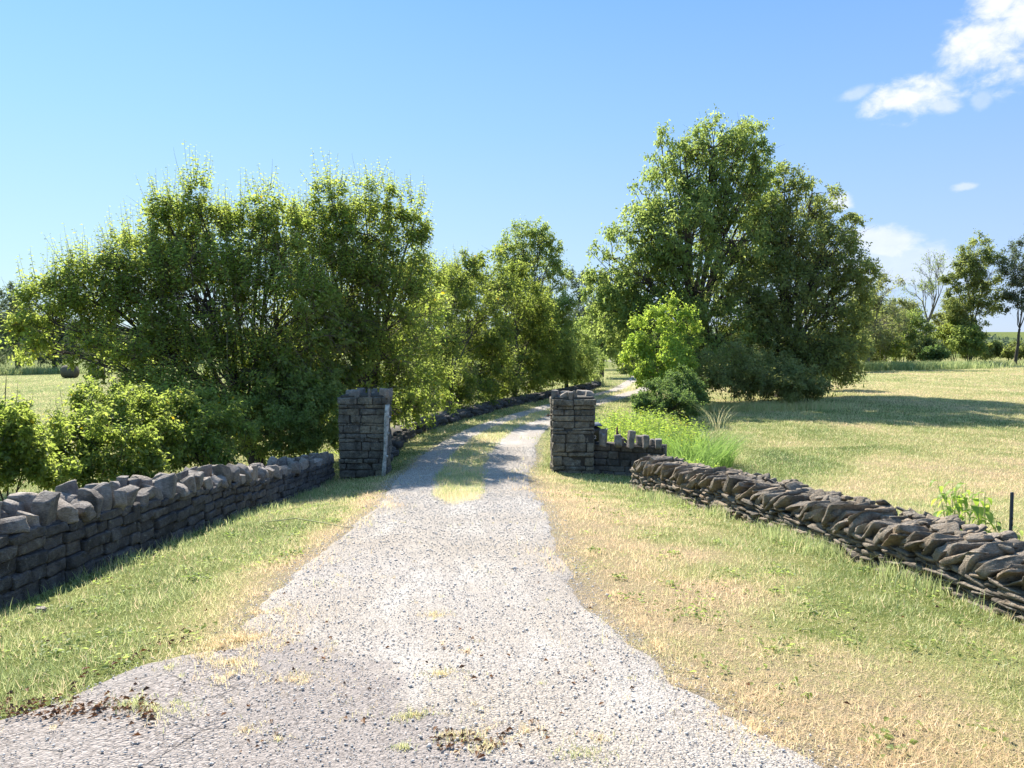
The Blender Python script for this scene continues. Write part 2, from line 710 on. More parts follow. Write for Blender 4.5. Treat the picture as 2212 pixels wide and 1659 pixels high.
def gravel_material():
    m = mat_new('gravel')
    N = NT(m)
    p = N.pos()
    c1 = N.voro(p, 78, 'F1', 'Color')
    d1 = N.voro(p, 78)
    d2 = N.voro(p, 150)
    c2 = N.voro(p, 150, 'F1', 'Color')
    n = N.noise(p, 1.3, 5, .6)
    n4 = N.noise(p, .55, 3, .5)
    sep = N.n('ShaderNodeSeparateColor')
    N.put(sep.inputs[0], c1)
    sep2 = N.n('ShaderNodeSeparateColor')
    N.put(sep2.inputs[0], c2)
    tone = N.math('ADD', N.math('MULTIPLY', sep.outputs[0], .55), N.math('MULTIPLY', sep2.outputs[1], .45))
    stone = N.mix(tone, (.27, .245, .222), (.52, .475, .435))
    warm = N.mix(N.rng(n4, .35, .65), (1.0, .98, .97), (.93, .87, .79))
    stone = N.mix(1.0, stone, warm, 'MULTIPLY')
    dirt = N.mix(n, (.30, .25, .20), (.46, .39, .31))
    thatch = N.mix(N.noise(p, 40, 3, .6), (.20, .22, .06), (.46, .37, .19))
    gap = N.rng(d1, .45, .75)
    col = N.mix(N.math('MULTIPLY', gap, .62), stone, (.17, .15, .135))
    col = N.mix(N.rng(N.noise(p, 3.1, 5, .65), .55, .75, 0, .55), col, dirt)
    st = N.math('MULTIPLY', N.attr('strip'), N.rng(N.noise(p, 9, 4, .6), .25, .5))
    col = N.mix(st, col, thatch)
    dust = N.rng(N.noise(N.pos((1.6, .45, 1)), 1.5, 5, .62), .50, .72, 0, .75)
    col = N.mix(dust, col, N.mix(tone, (.40, .365, .33), (.56, .52, .475)))
    asph = N.mix(tone, (.15, .128, .116), (.37, .322, .295))
    col = N.mix(N.rng(N.math('ADD', N.attr('asphalt'), N.math('MULTIPLY', N.math('SUBTRACT', N.noise(p, 5, 5, .65), .5), 1.0)), .4, .6), col, asph)
    h = N.math('ADD', N.math('SUBTRACT', 1.0, d1), N.math('MULTIPLY', N.math('SUBTRACT', 1.0, d2), .5))
    h = N.math('ADD', h, N.math('MULTIPLY', sep.outputs[2], .5))
    N.princ(col, .9, N.bump(h, .9, .007), .2)
    return m


def asphalt_material():
    m = mat_new('asphalt')
    N = NT(m)
    p = N.pos()
    c1 = N.voro(p, 75, 'F1', 'Color')
    d1 = N.voro(p, 75)
    sep = N.n('ShaderNodeSeparateColor')
    N.put(sep.inputs[0], c1)
    n = N.noise(p, 2.2, 5, .6)
    col = N.mix(sep.outputs[0], (.15, .128, .116), (.37, .322, .295))
    col = N.mix(N.rng(n, .45, .7, 0, .5), col, (.30, .27, .25))
    cr = N.voro(N.pos((1, 1.3, 1)), 2.4, 'DISTANCE_TO_EDGE')
    crk = N.rng(N.math('ADD', cr, N.math('MULTIPLY', N.noise(p, 7, 5, .7), .10)), .050, .062, 1, 0)
    col = N.mix(N.math('MULTIPLY', crk, .35), col, (.10, .085, .07))
    h = N.math('SUBTRACT', N.math('SUBTRACT', 1.0, d1), N.math('MULTIPLY', crk, .8))
    N.princ(col, .9, N.bump(h, 1.0, .010), .2)
    return m


def stone_material(name, lo, hi, tint, lichen=.5, moss=0.0, scale=1.0):
    m = mat_new(name)
    N = NT(m)
    p = N.pos()
    v = N.attr('v')
    n1 = N.noise(p, 3.0 * scale, 6, .65)
    n2 = N.noise(p, 17 * scale, 5, .7)
    n3 = N.noise(N.pos((1, 1, 3.5)), 40 * scale, 4, .65)
    f = N.math('ADD', N.math('MULTIPLY', N.rng(n1, .35, .65), .40), N.math('MULTIPLY', N.rng(n2, .38, .62), .35), True)
    f = N.math('ADD', f, N.math('MULTIPLY', N.rng(n3, .40, .62), .30), True)
    col = N.mix(f, lo, hi)
    col = N.mix(1.0, col, N.rng(v, 0, 1, .72, 1.28), 'MULTIPLY')
    tn = N.mix(N.rng(v, .55, .95), (1, 1, 1), tint)
    col = N.mix(1.0, col, tn, 'MULTIPLY')
    lf = N.math('MULTIPLY', N.rng(N.noise(p, 11 * scale, 6, .75, .5), .56, .66), lichen)
    col = N.mix(lf, col, (.42, .41, .36))
    if moss:
        mf = N.math('MULTIPLY', N.rng(N.noise(p, 5.5, 5, .7), .56, .68), moss)
        col = N.mix(mf, col, (.075, .085, .03))
    stain = N.rng(N.noise(N.pos((1, 1, .45)), 4.0, 4, .6), .52, .72, 0, .65)
    col = N.mix(stain, col, (.035, .033, .033))
    h = N.math('ADD', N.math('MULTIPLY', n2, .9), N.math('MULTIPLY', n3, .7))
    N.princ(col, .93, N.bump(h, .9, .045), .18)
    return m


def simple(name, col, rough=.7, noise_amt=.25, scale=20, bump=.2, metal=0.0, spec=.3):
    m = mat_new(name)
    N = NT(m)
    p = N.pos()
    n = N.noise(p, scale, 5, .65)
    c = N.mix(1.0, col, N.rng(n, .25, .75, 1 - noise_amt, 1 + noise_amt), 'MULTIPLY')
    q = N.princ(c, rough, N.bump(n, bump, .01), spec)
    q.inputs['Metallic'].default_value = metal
    return m


M['ground'] = ground_material()
M['gravel'] = gravel_material()
M['asphalt'] = asphalt_material()
M['mortared'] = stone_material('mortared_stone', (.045, .041, .040), (.20, .182, .168), (1.0, .95, .88), .35)
M['cap'] = stone_material('cap_stone', (.13, .112, .098), (.44, .39, .35), (1.0, .96, .90), .35)
M['dry'] = stone_material('dry_stone', (.10, .082, .064), (.42, .35, .28), (1.12, .96, .80), .45)
M['pillar'] = stone_material('pillar_stone', (.045, .04, .034), (.32, .285, .23), (1.05, 1.0, .88), .55)
M['joint'] = simple('joint', (.065, .058, .05), .95, .4, 30, .5)
M['bark'] = simple('bark', (.075, .062, .05), .95, .45, 30, .9)
M['bark_pale'] = simple('bark_pale', (.24, .21, .18), .95, .35, 30, .6)
M['twig'] = simple('twig', (.24, .19, .14), .9, .4, 12, .2)
M['weathered'] = simple('weathered_wood', (.42, .40, .36), .9, .8, 16, .9)
M['black_paint'] = simple('black_paint', (.012, .012, .014), .38, .2, 30, .05, 0, .5)
M['grey_paint'] = simple('grey_paint', (.10, .115, .14), .45, .2, 30, .05, 0, .5)
M['white_paint'] = simple('white_paint', (.7, .7, .68), .6, .1, 30, .05)
M['rust'] = simple('rust', (.16, .085, .05), .85, .4, 40, .4)
M['hay'] = simple('hay', (.12, .105, .075), .95, .5, 14, 1.0)
M['stalk'] = simple('stalk', (.42, .40, .20), .8, .2, 12, .1)
M['pebble'] = None


def pebble_mat():
    m = mat_new('pebble')
    N = NT(m)
    v = N.attr('v')
    c = N.mix(v, (.38, .35, .32), (.62, .575, .53))
    N.princ(c, .88, None, .2)
    return m


M['pebble'] = pebble_mat()

# ------------------------------------------------------------------ ground sheet


def grow(a, start, stop, f):
    out = []
    x, s = start, a
    while abs(x) < abs(stop):
        s *= f
        x += s if stop > start else -s
        out.append(x)
    return out


gx = np.arange(-8, 10.01, .11)
gx = np.array(sorted(grow(.11, -8, -3000, 1.09)) + list(gx) + grow(.11, 10, 3000, 1.09))
gy = np.arange(1.5, 20, .11)
gy = np.array(sorted(grow(.11, 1.5, -60, 1.12)) + list(gy) + grow(.11, 20, 3000, 1.035))
GX, GY = np.meshgrid(gx, gy)
GZ = zg(GX, GY)


def soil_fn(x, y):
    return np.clip(sstep(-.30, 0, drive_mask(x, y)) * .9, 0, 1)


def wall_l_x(y):
    return np.interp(y, [3, 15.3], [-3.93, -3.62])


def wall_r_x(y):
    return np.interp(y, [3.5, 5.1, 11.9, 13.2], [3.74, 3.44, 2.35, 2.12])


def dry_fn(x, y):
    c = drive_c(y)
    dl = (c - halfw_l(y)) - x
    dr = x - (c + halfw_r(y))
    n = fbm(x, y, 1.3, 4, 71)
    n2 = fbm(x, y, .45, 3, 72)
    width_r = np.maximum(wall_r_x(y) - (c + halfw_r(y)), .5)
    t = dr / width_r
    near = 1 - sstep(13.6, 16, y)
    right = .97 - .66 * sstep(.16, .92, t + .42 * n) + .14 * n2 - .10 * (1 - sstep(3.5, 6, y))
    right = right + .25 * (1 - sstep(2.5, 5, y)) * sstep(.6, 1, t)
    left = .95 - .62 * sstep(.05, .75, dl + .30 * n) + .12 * n2 + .18 * sstep(8.0, 12, y)
    v = np.where(x > c, right, left)
    gate = .42 + .25 * n
    edge = 1 - sstep(0, .3, np.maximum(dl, dr))
    gate = gate + .35 * edge * (y < 18)
    v = near * v + (1 - near) * gate
    st = strip_mask(x, y)
    v = np.where((drive_mask(x, y) > .02) & (st > .2), .50 + .5 * n + .35 * (1 - sstep(9.5, 12.5, y)), v)
    # hay field to the right of the wall
    fr = sstep(.2, 1.2, x - np.interp(y, [3, 13, 15, 20, 30, 60], [4.3, 3.1, 3.4, 6.0, 7.6, 14]))
    streak = fbm(x * .9 + y * .32, x * .05 - y * .15, 1.0, 3, 75)
    fld = .58 + .22 * n2 + .32 * streak + .10 * n
    fld = fld - .35 * (1 - sstep(.5, 2.2, x - np.interp(y, [3, 13, 15, 20], [4.3, 3.1, 5, 8]))) * (y < 20)
    v = v * (1 - fr) + fld * fr
    fl = sstep(5, 7, -x)
    v = v * (1 - fl) + (.40 + .2 * n2 + .1 * streak) * fl
    v = v * (1 - sstep(90, 140, y)) + .22 * sstep(90, 140, y)
    return np.clip(v, 0, 1)


ny, nx = GX.shape
I = (np.arange(ny - 1)[:, None] * nx + np.arange(nx - 1)[None, :]).ravel()
Fg = np.stack([I, I + 1, I + nx + 1, I + nx], 1)
GV = np.stack([GX.ravel(), GY.ravel(), GZ.ravel()], 1)
me = mesh_np('ground', GV, Fg, M['ground'], {'dry': dry_fn(GX.ravel(), GY.ravel()), 'soil': soil_fn(GX.ravel(), GY.ravel())}, True)
tag(obj('ground', me), 'mown grassy ground and hay fields on both sides of the drive', 'ground', kind='structure')

# gravel drive
ys = np.concatenate([np.arange(1.2, 20, .10), np.arange(20, 90, .3)])
us = np.linspace(0, 1, 42)
c = drive_c(ys)
e_l = .07 * fbm(c - halfw_l(ys), ys, 2.2, 3, 21) + .05 * fbm(ys, ys * 0, 7, 2, 23)
e_r = .07 * fbm(c + halfw_r(ys), ys, 2.2, 3, 21) + .05 * fbm(ys, ys * 0 + 4, 7, 2, 24)
L = c - halfw_l(ys) - e_l - .06
Rr = c + halfw_r(ys) + e_r + .06
X = L[:, None] * (1 - us) + Rr[:, None] * us
Y = np.repeat(ys[:, None], len(us), 1)
edge = np.minimum(us, 1 - us)
Z = zg(X, Y) + .024 + .004 * fbm(X, Y, 6, 2, 90) - .05 * (1 - sstep(0, .035, edge))[None, :]
tr = np.abs(np.abs(X - c[:, None]) - .72)
Z = Z - .010 * np.exp(-(tr / .28) ** 2) * sstep(9, 13, Y)
nr, nc = X.shape
I = (np.arange(nr - 1)[:, None] * nc + np.arange(nc - 1)[None, :]).ravel()
Fd = np.stack([I, I + 1, I + nc + 1, I + nc], 1)
asp = 1 - sstep(-.95, .75, Y - np.interp(X, [-2, -1.2, -.5, .3, 1.2, 2], [4.5, 4.3, 3.45, 2.75, 2.2, 1.5]) + .35 * fbm(X, Y, 1.6, 3, 91))
me = mesh_np('gravel_drive', np.stack([X.ravel(), Y.ravel(), Z.ravel()], 1), Fd, M['gravel'],
             {'strip': strip_mask(X.ravel(), Y.ravel()), 'asphalt': asp.ravel()}, True)
tag(obj('gravel_drive', me), 'pale gravel drive with two wheel tracks curving right beyond the gate', 'drive', kind='structure')

# old asphalt edge of the road
xs = np.arange(-9, 3.2, .07)
vs_ = np.linspace(0, 1, 50)
yt = road_edge(xs) + .05 * fbm(xs, xs * 0 + 3, 9, 3, 47)
Y = 1.0 + (yt[:, None] - 1.0) * vs_[None, :]
X = np.repeat(xs[:, None], 50, 1)
Z = zg(X, Y) + .010 - .05 * sstep(.975, 1.0, vs_)[None, :]
nr, nc = X.shape
I = (np.arange(nr - 1)[:, None] * nc + np.arange(nc - 1)[None, :]).ravel()
Fd = np.stack([I + nc, I + nc + 1, I + 1, I], 1)
me = mesh_np('asphalt_road', np.stack([X.ravel(), Y.ravel(), Z.ravel()], 1), Fd, M['asphalt'], None, True)
tag(obj('asphalt_road', me), 'worn grey asphalt road edge at the mouth of the drive', 'road', kind='structure')


def on_road(x, y):
    return (y < road_edge(x)) & (x < 1.3)


# ------------------------------------------------------------------ pebbles
def pebbles():
    v0 = np.array([(1, 0, 0), (-1, 0, 0), (0, 1, 0), (0, -1, 0), (0, 0, 1), (0, 0, -1)], float)
    f0 = np.array([(0, 2, 4), (2, 1, 4), (1, 3, 4), (3, 0, 4), (2, 0, 5), (1, 2, 5), (3, 1, 5), (0, 3, 5)])
    n = 105000
    y = 2.2 + (rng.random(n) ** 1.7) * 17
    x = rng.uniform(-3.2, 2.6, n)
    dm = drive_mask(x, y)
    rd = on_road(x, y)
    keep = ((dm > -.30 * rng.random(n) ** 1.6) | (rd & (rng.random(n) < .45))) & (strip_mask(x, y) < .5)
    x, y, rd_k = x[keep], y[keep], rd[keep]
    n = len(x)
    s = .0034 * (1 + rng.gamma(1.1, .42, n)) * (y / 3.5) ** .35
    sc = np.stack([s, s * rng.uniform(.6, 1, n), s * rng.uniform(.45, .8, n)], 1)
    V = v0[None] * sc[:, None, :] * rng.uniform(.7, 1.25, (n, 6, 1))
    a = rng.uniform(0, 6.28, n)
    ca, sa = np.cos(a), np.sin(a)
    VX = V[..., 0] * ca[:, None] - V[..., 1] * sa[:, None] + x[:, None]
    VY = V[..., 0] * sa[:, None] + V[..., 1] * ca[:, None] + y[:, None]
    VZ = V[..., 2] + (zg(x, y) + np.where(drive_mask(x, y) > .02, .027, .014) + .25 * s)[:, None]
    Fp = f0[None] + (np.arange(n) * 6)[:, None, None]
    # stones on asphalt are a little darker
    tone = np.clip(rng.normal(.62, .20, n) - .12 * rd_k, 0, 1)
    me = mesh_np('loose_gravel', np.stack([VX, VY, VZ], -1).reshape(-1, 3), Fp.reshape(-1, 3), M['pebble'], {'v': np.repeat(tone, 6)})
    tag(obj('loose_gravel', me), 'loose pale crushed stones scattered over the drive', 'gravel', kind='stuff')


pebbles()


# ------------------------------------------------------------------ grass
def blades(x, y, h, w, v, lean=.5, seg=1, z=None, leandir=None):
    n = len(x)
    z = zg(x, y) if z is None else z
    a = rng.uniform(0, 2 * math.pi, n)
    la = rng.uniform(0, 2 * math.pi, n) if leandir is None else leandir + rng.normal(0, .7, n)
    ll = lean * rng.random(n) ** .6
    px, py = np.cos(a) * w * .5, np.sin(a) * w * .5
    dx, dy = np.cos(la) * ll * h, np.sin(la) * ll * h
    base = np.stack([x, y, z - .004], 1)
    side = np.stack([px, py, 0 * px], 1)
    tip = base + np.stack([dx, dy, h * np.sqrt(np.maximum(1 - ll * ll, .05))], 1)
    if seg == 1:
        V = np.stack([base - side, base + side, tip], 1).reshape(-1, 3)
        Fb = np.arange(n * 3).reshape(-1, 3)
        return V, Fb, np.repeat(v, 3)
    mid = base + np.stack([dx * .3, dy * .3, h * .55], 1)
    V = np.stack([base - side, base + side, mid + side * .8, mid - side * .8, tip], 1).reshape(-1, 3)
    b = np.arange(n)[:, None] * 5
    q = (b + np.array([[0, 1, 2, 3]]))
    t = (b + np.array([[3, 2, 4]]))
    return V, [q, t], np.repeat(v, 5)


def sample_area(n, y0, y1, p=.5, m=1.6):
    # density per square metre falls as (1/Y)^(1+p)
    u = rng.random(n)
    q = 1 - p
    y = (y0 ** q + u * (y1 ** q - y0 ** q)) ** (1 / q)
    x = rng.uniform(-1, 1, n) * (.72 * y + m)
    return x, y


def wall_zone(x, y):
    """inside a wall or pillar footprint"""
    wl = wall_l_x(y)
    a = (x < wl + .0) & (x > wl - .5) & (y < 15.4)
    wr = wall_r_x(y)
    b = (x > wr) & (x < wr + .62) & (y < 13.3)
    cpl = (x > -3.5) & (x < -2.55) & (y > 15.3) & (y < 16.25)
    cpr = (x > .8) & (x < 1.68) & (y > 15.2) & (y < 16.1)
    return a | b | cpl | cpr


def make_grass():
    x, y = sample_area(900000, 2.3, 75, .45)
    dm = drive_mask(x, y)
    st = strip_mask(x, y)
    patch = sstep(-.1, .5, fbm(x, y, 2.4, 3, 56))
    dens = 1 - sstep(-.30, .06 + .52 * patch * (y > 3.6), dm)
    dens = np.maximum(dens, .05 * (dm < .5) * (dm > 0) * patch)
    dens = np.maximum(dens, st * 1.0 * (dm > .05))
    dens = np.where(on_road(x, y + .07 * rng.random(len(x)) + .10 * patch), 0, dens)
    # thin, worn patches in the right verge
    bare = sstep(.15, .5, fbm(x, y, 1.6, 3, 55)) * (x > 0) * (y < 8) * sstep(1.5, .2, x - (drive_c(y) + halfw_r(y)))
    dens = dens * (1 - .75 * bare)
    dens = np.where((x > 5) & (y > 20), dens * .8, dens)
    keep = (rng.random(len(x)) < dens) & ~wall_zone(x, y)
    x, y, dm = x[keep], y[keep], dm[keep]
    n = len(x)
    field = (x > wall_r_x(y) + .6) | (x < -4.6)
    dwl = np.abs(x - wall_l_x(y)) + (y > 15.6) * 9
    dwr = np.abs(x - wall_r_x(y)) + (y > 13.4) * 9
    h = .026 + .020 * rng.random(n) + .02 * sstep(0, .6, -dm) * rng.random(n)
    clump = fbm(x, y, 2.6, 3, 57)
    h = h * (1 + .8 * clump)
    h = h + .05 * np.exp(-(dwr / .28) ** 2) * rng.random(n) + .05 * np.exp(-(dwl / .25) ** 2) * rng.random(n) * (rng.random(n) < .5)
    h = np.where(field, .035 + .03 * rng.random(n), h)
    ins = (dm > .03)
    h = np.where(ins, h * 1.5 + .02, h)
    h = h * (1 + .35 * sstep(8, 30, y)) * rng.uniform(.6, 1.35, n)
    w = .0037 * (y / 4) ** .72 * rng.uniform(.7, 1.3, n)
    v = dry_fn(x, y) + rng.normal(0, .20, n) + .30 * fbm(x, y, 5, 3, 58) + .15 * fbm(x, y, 1.9, 2, 62)
    v = np.where(rng.random(n) < .10, .95, v) - .12 * (fbm(x, y, 3.1, 2, 61) > .25)
    v = np.clip(v, 0, 1)
    V, Fb, A = blades(x, y, h * 1.15, w * 1.1, v, .95, 1, z=zg(x, y) + np.where(ins, .018, 0))
    me = mesh_np('grass', V, Fb, M['grass'], {'v': A})
    tag(obj('grass', me), 'short mown grass, green by the walls and straw coloured beside the gravel', 'grass', kind='stuff')
    # tall wisps along the right wall, in the left verge and between stones
    n = 9000
    y1 = rng.uniform(3.2, 12.6, n)
    x1 = wall_r_x(y1) - np.abs(rng.normal(0, .16, n)) - .02
    y2 = rng.uniform(3.4, 15.2, 3500)
    x2 = wall_l_x(y2) + np.abs(rng.normal(0, .2, 3500)) + .02
    x = np.concatenate([x1, x2])
    y = np.concatenate([y1, y2])
    cl = fbm(x, y, 1.8, 2, 59)
    k = rng.random(len(x)) < sstep(-.25, .45, cl)
    x, y = x[k], y[k]
    n = len(x)
    h = rng.uniform(.06, .21, n) * np.where(x < 0, .75, 1.0)
    v = np.clip(np.where(x > 0, .20, .12) + rng.normal(0, .12, n) + (rng.random(n) < .08) * .6, 0, 1)
    V, Fb, A = blades(x, y, h, .0042 * (y / 4) ** .5 * np.ones(n), v, .75, 2)
    me = mesh_np('wall_foot_grass', V, Fb, M['grass'], {'v': A})
    tag(obj('wall_foot_grass', me), 'longer bright green wisps of grass along the feet of both walls', 'grass', kind='stuff')


make_grass()


def tuft_cloud(spots, name, label):
    """small mats of straw grass growing out of the gravel and asphalt: (x, y, rx, ry, n, dry)"""
    mb = MB()
    for (x0, y0, rx, ry, n, dr) in spots:
        x = x0 + rng.normal(0, rx, n) * rng.uniform(.3, 1.5, n)
        y = y0 + rng.normal(0, ry * 1.9, n) * rng.uniform(.3, 1.5, n)
        kp = fbm(x, y, 14, 2, 41) > -.12
        x, y = x[kp], y[kp]
        n = len(x)
        h = rng.uniform(.010, .045, n)
        v = np.clip(dr + rng.normal(0, .15, n), 0, 1)
        V, Fb, A = blades(x, y, h, np.full(n, .0032), v, .98, 2, z=zg(x, y) + .021)
        mb.add(V, Fb, A)
    tag(obj(name, mb.build(name, M['grass'])), label, 'grass', kind='stuff')


def G(dx, dy):
    """ground point seen at (dx, dy)"""
    Yq = 4.0
    for _ in range(40):
        p = D(dx, dy, Yq)
        z = zg1(p[0], Yq)
        drop = (EYE - z) / (EYE - p[2]) if EYE - p[2] > 1e-6 else 1
        Yq = Yq * (.5 + .5 * drop)
    p = D(dx, dy, Yq)
    return p[0], Yq


spots = []
for (dx, dy, rx, ry, n, dr) in [(940, 1337, .05, .03, 260, .75), (960, 1468, .06, .025, 300, .7), (1012, 1416, .03, .015, 90, .95),
                                (640, 1480, .10, .05, 420, .8), (480, 1400, .10, .05, 500, .85), (500, 1470, .09, .03, 300, .8), (350, 1540, .07, .02, 260, .55),
                                (430, 1570, .09, .02, 300, .7), (300, 1530, .09, .02, 350, .4), (180, 1520, .08, .02, 350, .45), (535, 1590, .05, .015, 120, .8),
                                (375, 1450, .03, .01, 70, .5), (560, 1385, .08, .03, 240, .9), (700, 1420, .07, .05, 150, .85), (650, 1370, .08, .05, 120, .9),
                                (890, 1560, .10, .02, 420, .6), (985, 1600, .09, .02, 380, .7), (1040, 1625, .08, .02, 380, .7), (1110, 1590, .08, .02, 330, .8),
                                (1260, 1640, .08, .03, 280, .5), (870, 1630, .03, .01, 90, .45), (610, 1612, .03, .01, 80, .7), (1290, 1610, .05, .02, 90, .85),
                                (1000, 1530, .25, .12, 130, .85), (750, 1500, .3, .2, 130, .85), (820, 1250, .4, .5, 120, .9), (1620, 1570, .06, .02, 90, .85),
                                (1480, 1480, .10, .05, 300, .9), (560, 1330, .12, .07, 700, .9), (520, 1390, .12, .06, 800, .85), (600, 1400, .08, .05, 350, .85), (570, 1280, .08, .08, 500, .9), (500, 1440, .12, .04, 500, .8), (620, 1320, .05, .06, 250, .9), (440, 1420, .12, .03, 450, .75), (1420, 1400, .05, .05, 250, .9), (1330, 1290, .05, .08, 300, .9), (1280, 1200, .05, .1, 300, .9), (1650, 1590, .1, .03, 300, .9), (1380, 1350, .08, .05, 200, .9), (1560, 1560, .12, .05, 300, .9), (1700, 1620, .15, .05, 500, .85)]:
    gx_, gy_ = G(dx, dy)
    spots.append((gx_, gy_, rx, ry, n, dr))
for _q in range(170):
    xx_, yy_ = rng.uniform(-2.2, 1.6), rng.uniform(2.8, 8.5)
    if float(drive_mask(np.array([xx_]), np.array([yy_]))[0]) > -.1 or yy_ < 4:
        spots.append((xx_, yy_, .012, .006, int(rng.integers(3, 16)), float(rng.uniform(.55, .95))))
tuft_cloud(spots, 'crack_grass', 'little straw tufts growing through the gravel and the cracked asphalt')


# dead leaves and debris
def leaf_cards(P, ax, nr_, Ln, Wd, fold=.25):
    """P base (n,3), ax unit axis, nr_ unit normal, length, width -> two folded triangles per leaf"""
    side = nrm(np.cross(ax, nr_))
    nr2 = np.cross(side, ax)
    mid = P + ax * (Ln * .45)[:, None]
    l = mid + side * (Wd * .5)[:, None] + nr2 * (Wd * fold)[:, None]
    r_ = mid - side * (Wd * .5)[:, None] + nr2 * (Wd * fold)[:, None]
    tip = P + ax * Ln[:, None] - nr2 * (Ln * .12)[:, None]
    V = np.stack([P, l, tip, r_], 1).reshape(-1, 3)
    b = np.arange(len(P))[:, None] * 4
    Fl = np.concatenate([b + np.array([[0, 1, 2]]), b + np.array([[0, 2, 3]])])
    return V, Fl


def litter():
    P = []
    for _ in range(420):
        t = rng.random()
        if t < .5:      # line of debris at the asphalt edge, left
            dx = rng.uniform(-10, 330)
            dy = 1545 + rng.normal(0, 14) - dx * .02
        elif t < .62:
            dx, dy = rng.uniform(150, 420), 0
            dy = np.interp(dx, [150, 350, 420], [1490, 1400, 1388]) + rng.normal(0, 7)
        elif t < .75:
            dx, dy = 1030 + rng.normal(0, 60), 1615 + rng.normal(0, 14)
        elif t < .9:
            dx, dy = rng.uniform(100, 1300), rng.uniform(1350, 1650)
        else:
            dx, dy = rng.uniform(0, 2100), rng.uniform(1250, 1650)
        P.append((*G(dx, dy), 1 if t < .75 else .8))
    P = np.array(P)
    n = len(P)
    pos = np.stack([P[:, 0], P[:, 1], zg(P[:, 0], P[:, 1]) + .030], 1)
    a = rng.uniform(0, 6.28, n)
    ax = nrm(np.stack([np.cos(a), np.sin(a), rng.uniform(-.1, .35, n)], 1))
    up = nrm(np.stack([rng.normal(0, .35, n), rng.normal(0, .35, n), np.ones(n)], 1))
    V, Fl = leaf_cards(pos, ax, up, rng.uniform(.015, .042, n), rng.uniform(.008, .024, n), .5)
    me = mesh_np('leaf_litter', V, Fl, M['dead_leaf'], {'v': np.repeat(rng.random(n), 4)})
    tag(obj('leaf_litter', me), 'brown dead leaves and crumbs along the asphalt crack', 'leaf litter', kind='stuff')


litter()


# ------------------------------------------------------------------ walls
def course_face(mb, o, ax, nv, length, z0_fn, heights, lens, dep, r, n=4, rough=.008, jit=.003, ends=(0, 0), k=14, tilt=0., cuts=3, jog=.012, gap=.006):
    """courses of blocks whose faces look along nv; o = start point, ax = unit direction along the wall"""
    ax = np.array(ax, float)
    nv = np.array(nv, float)
    B = np.stack([ax, nv, np.array([0, 0, 1.])], 1)
    z = 0
    for hi, h in enumerate(heights):
        s = -r.uniform(0, lens[0])
        while s < length:
            l = r.uniform(*lens)
            s0, s1 = max(s, -ends[0]), min(s + l, length + ends[1])
            if s1 - s0 > .04:
                half = ((s1 - s0) / 2 - gap * .5, dep / 2, h / 2 - gap * .5)
                v, f = rock(half, n, k, rough, cuts, r, (.90, 1.02))
                if tilt:
                    v = v @ rotm((0, 1, 0), r.normal(0, tilt)).T
                sm = (s0 + s1) / 2
                v = v @ B.T
                cpos = np.array(o) + ax * sm + nv * (-dep / 2 + r.normal(0, jog))
                cpos[2] = z0_fn(sm) + z + h / 2 + r.normal(0, jit)
                mb.add(v + cpos, f, r.random())
            s += l
        z += h
    return z


def wall_core(mb, pts_fn, length, dep, z0_fn, hfn, n=30, inset=.045):
    ss = np.linspace(0, length, n)
    V = []
    for s in ss:
        p, nv = pts_fn(s)
        zb = z0_fn(s) - .25
        zt = z0_fn(s) + hfn(s)
        a = p - nv * inset
        b = p - nv * (dep - inset)
        V += [(a[0], a[1], zb), (a[0], a[1], zt), (b[0], b[1], zt), (b[0], b[1], zb)]
    V = np.array(V)
    Fq = []
    for i in range(n - 1):
        for j in range(4):
            Fq.append((i * 4 + j, i * 4 + (j + 1) % 4, (i + 1) * 4 + (j + 1) % 4, (i + 1) * 4 + j))
    Fq.append((3, 2, 1, 0))
    Fq.append(tuple((n - 1) * 4 + q for q in range(4)))
    mb.add(V, np.array(Fq), .3)


# ---- left mortared wall
rL = np.random.default_rng(5)
LW0, LW1 = np.array((-3.95, 3.2, 0)), np.array((-3.61, 15.3, 0))
lax = nrm(LW1 - LW0)
lnv = np.array((lax[1], -lax[0], 0))
LLEN = float(np.linalg.norm(LW1 - LW0))
LT = .46


def lz(s):
    p = LW0 + lax * s
    return zg1(p[0] + .05, p[1]) - .04


def lh(s):
    return .62 - .18 * (s / LLEN)


wl = empty('stone_wall', (LW0[0] - .2, (LW0[1] + LW1[1]) / 2, lz(LLEN / 2)),
           'dark mortared stone wall with upright jagged coping, running from the left edge to the left gate pillar', 'wall')
mb = MB()
# courses follow the top line: scale each course height along the wall by building short panels
panel = 0.0
npan = 8
rel = [.25, .20, .21, .18, .16]
for i in range(npan):
    a0, a1 = LLEN * i / npan, LLEN * (i + 1) / npan
    o = LW0 + lax * a0
    hh = (lh(a0) + lh(a1)) / 2
    for side in (1, -1):
        org = o if side == 1 else o - lnv * LT
        course_face(mb, org, lax, lnv * side, a1 - a0, (lambda s, a0=a0: lz(a0 + s)), [h * hh for h in rel], (.16, .46), .2, rL,
                    n=6 if side == 1 else 3, rough=.013, ends=(.0, .0), cuts=3, jog=.013, gap=.012)
me_body = mb.build('wall_body', M['mortared'])
obj('wall_body', me_body, wl)
mb = MB()
wall_core(mb, lambda s: (LW0 + lax * s, lnv), LLEN, LT, lz, lambda s: lh(s) + .012)
obj('mortar', mb.build('mortar', M['joint']), wl)
s = .05
k = 0
far_caps = MB()
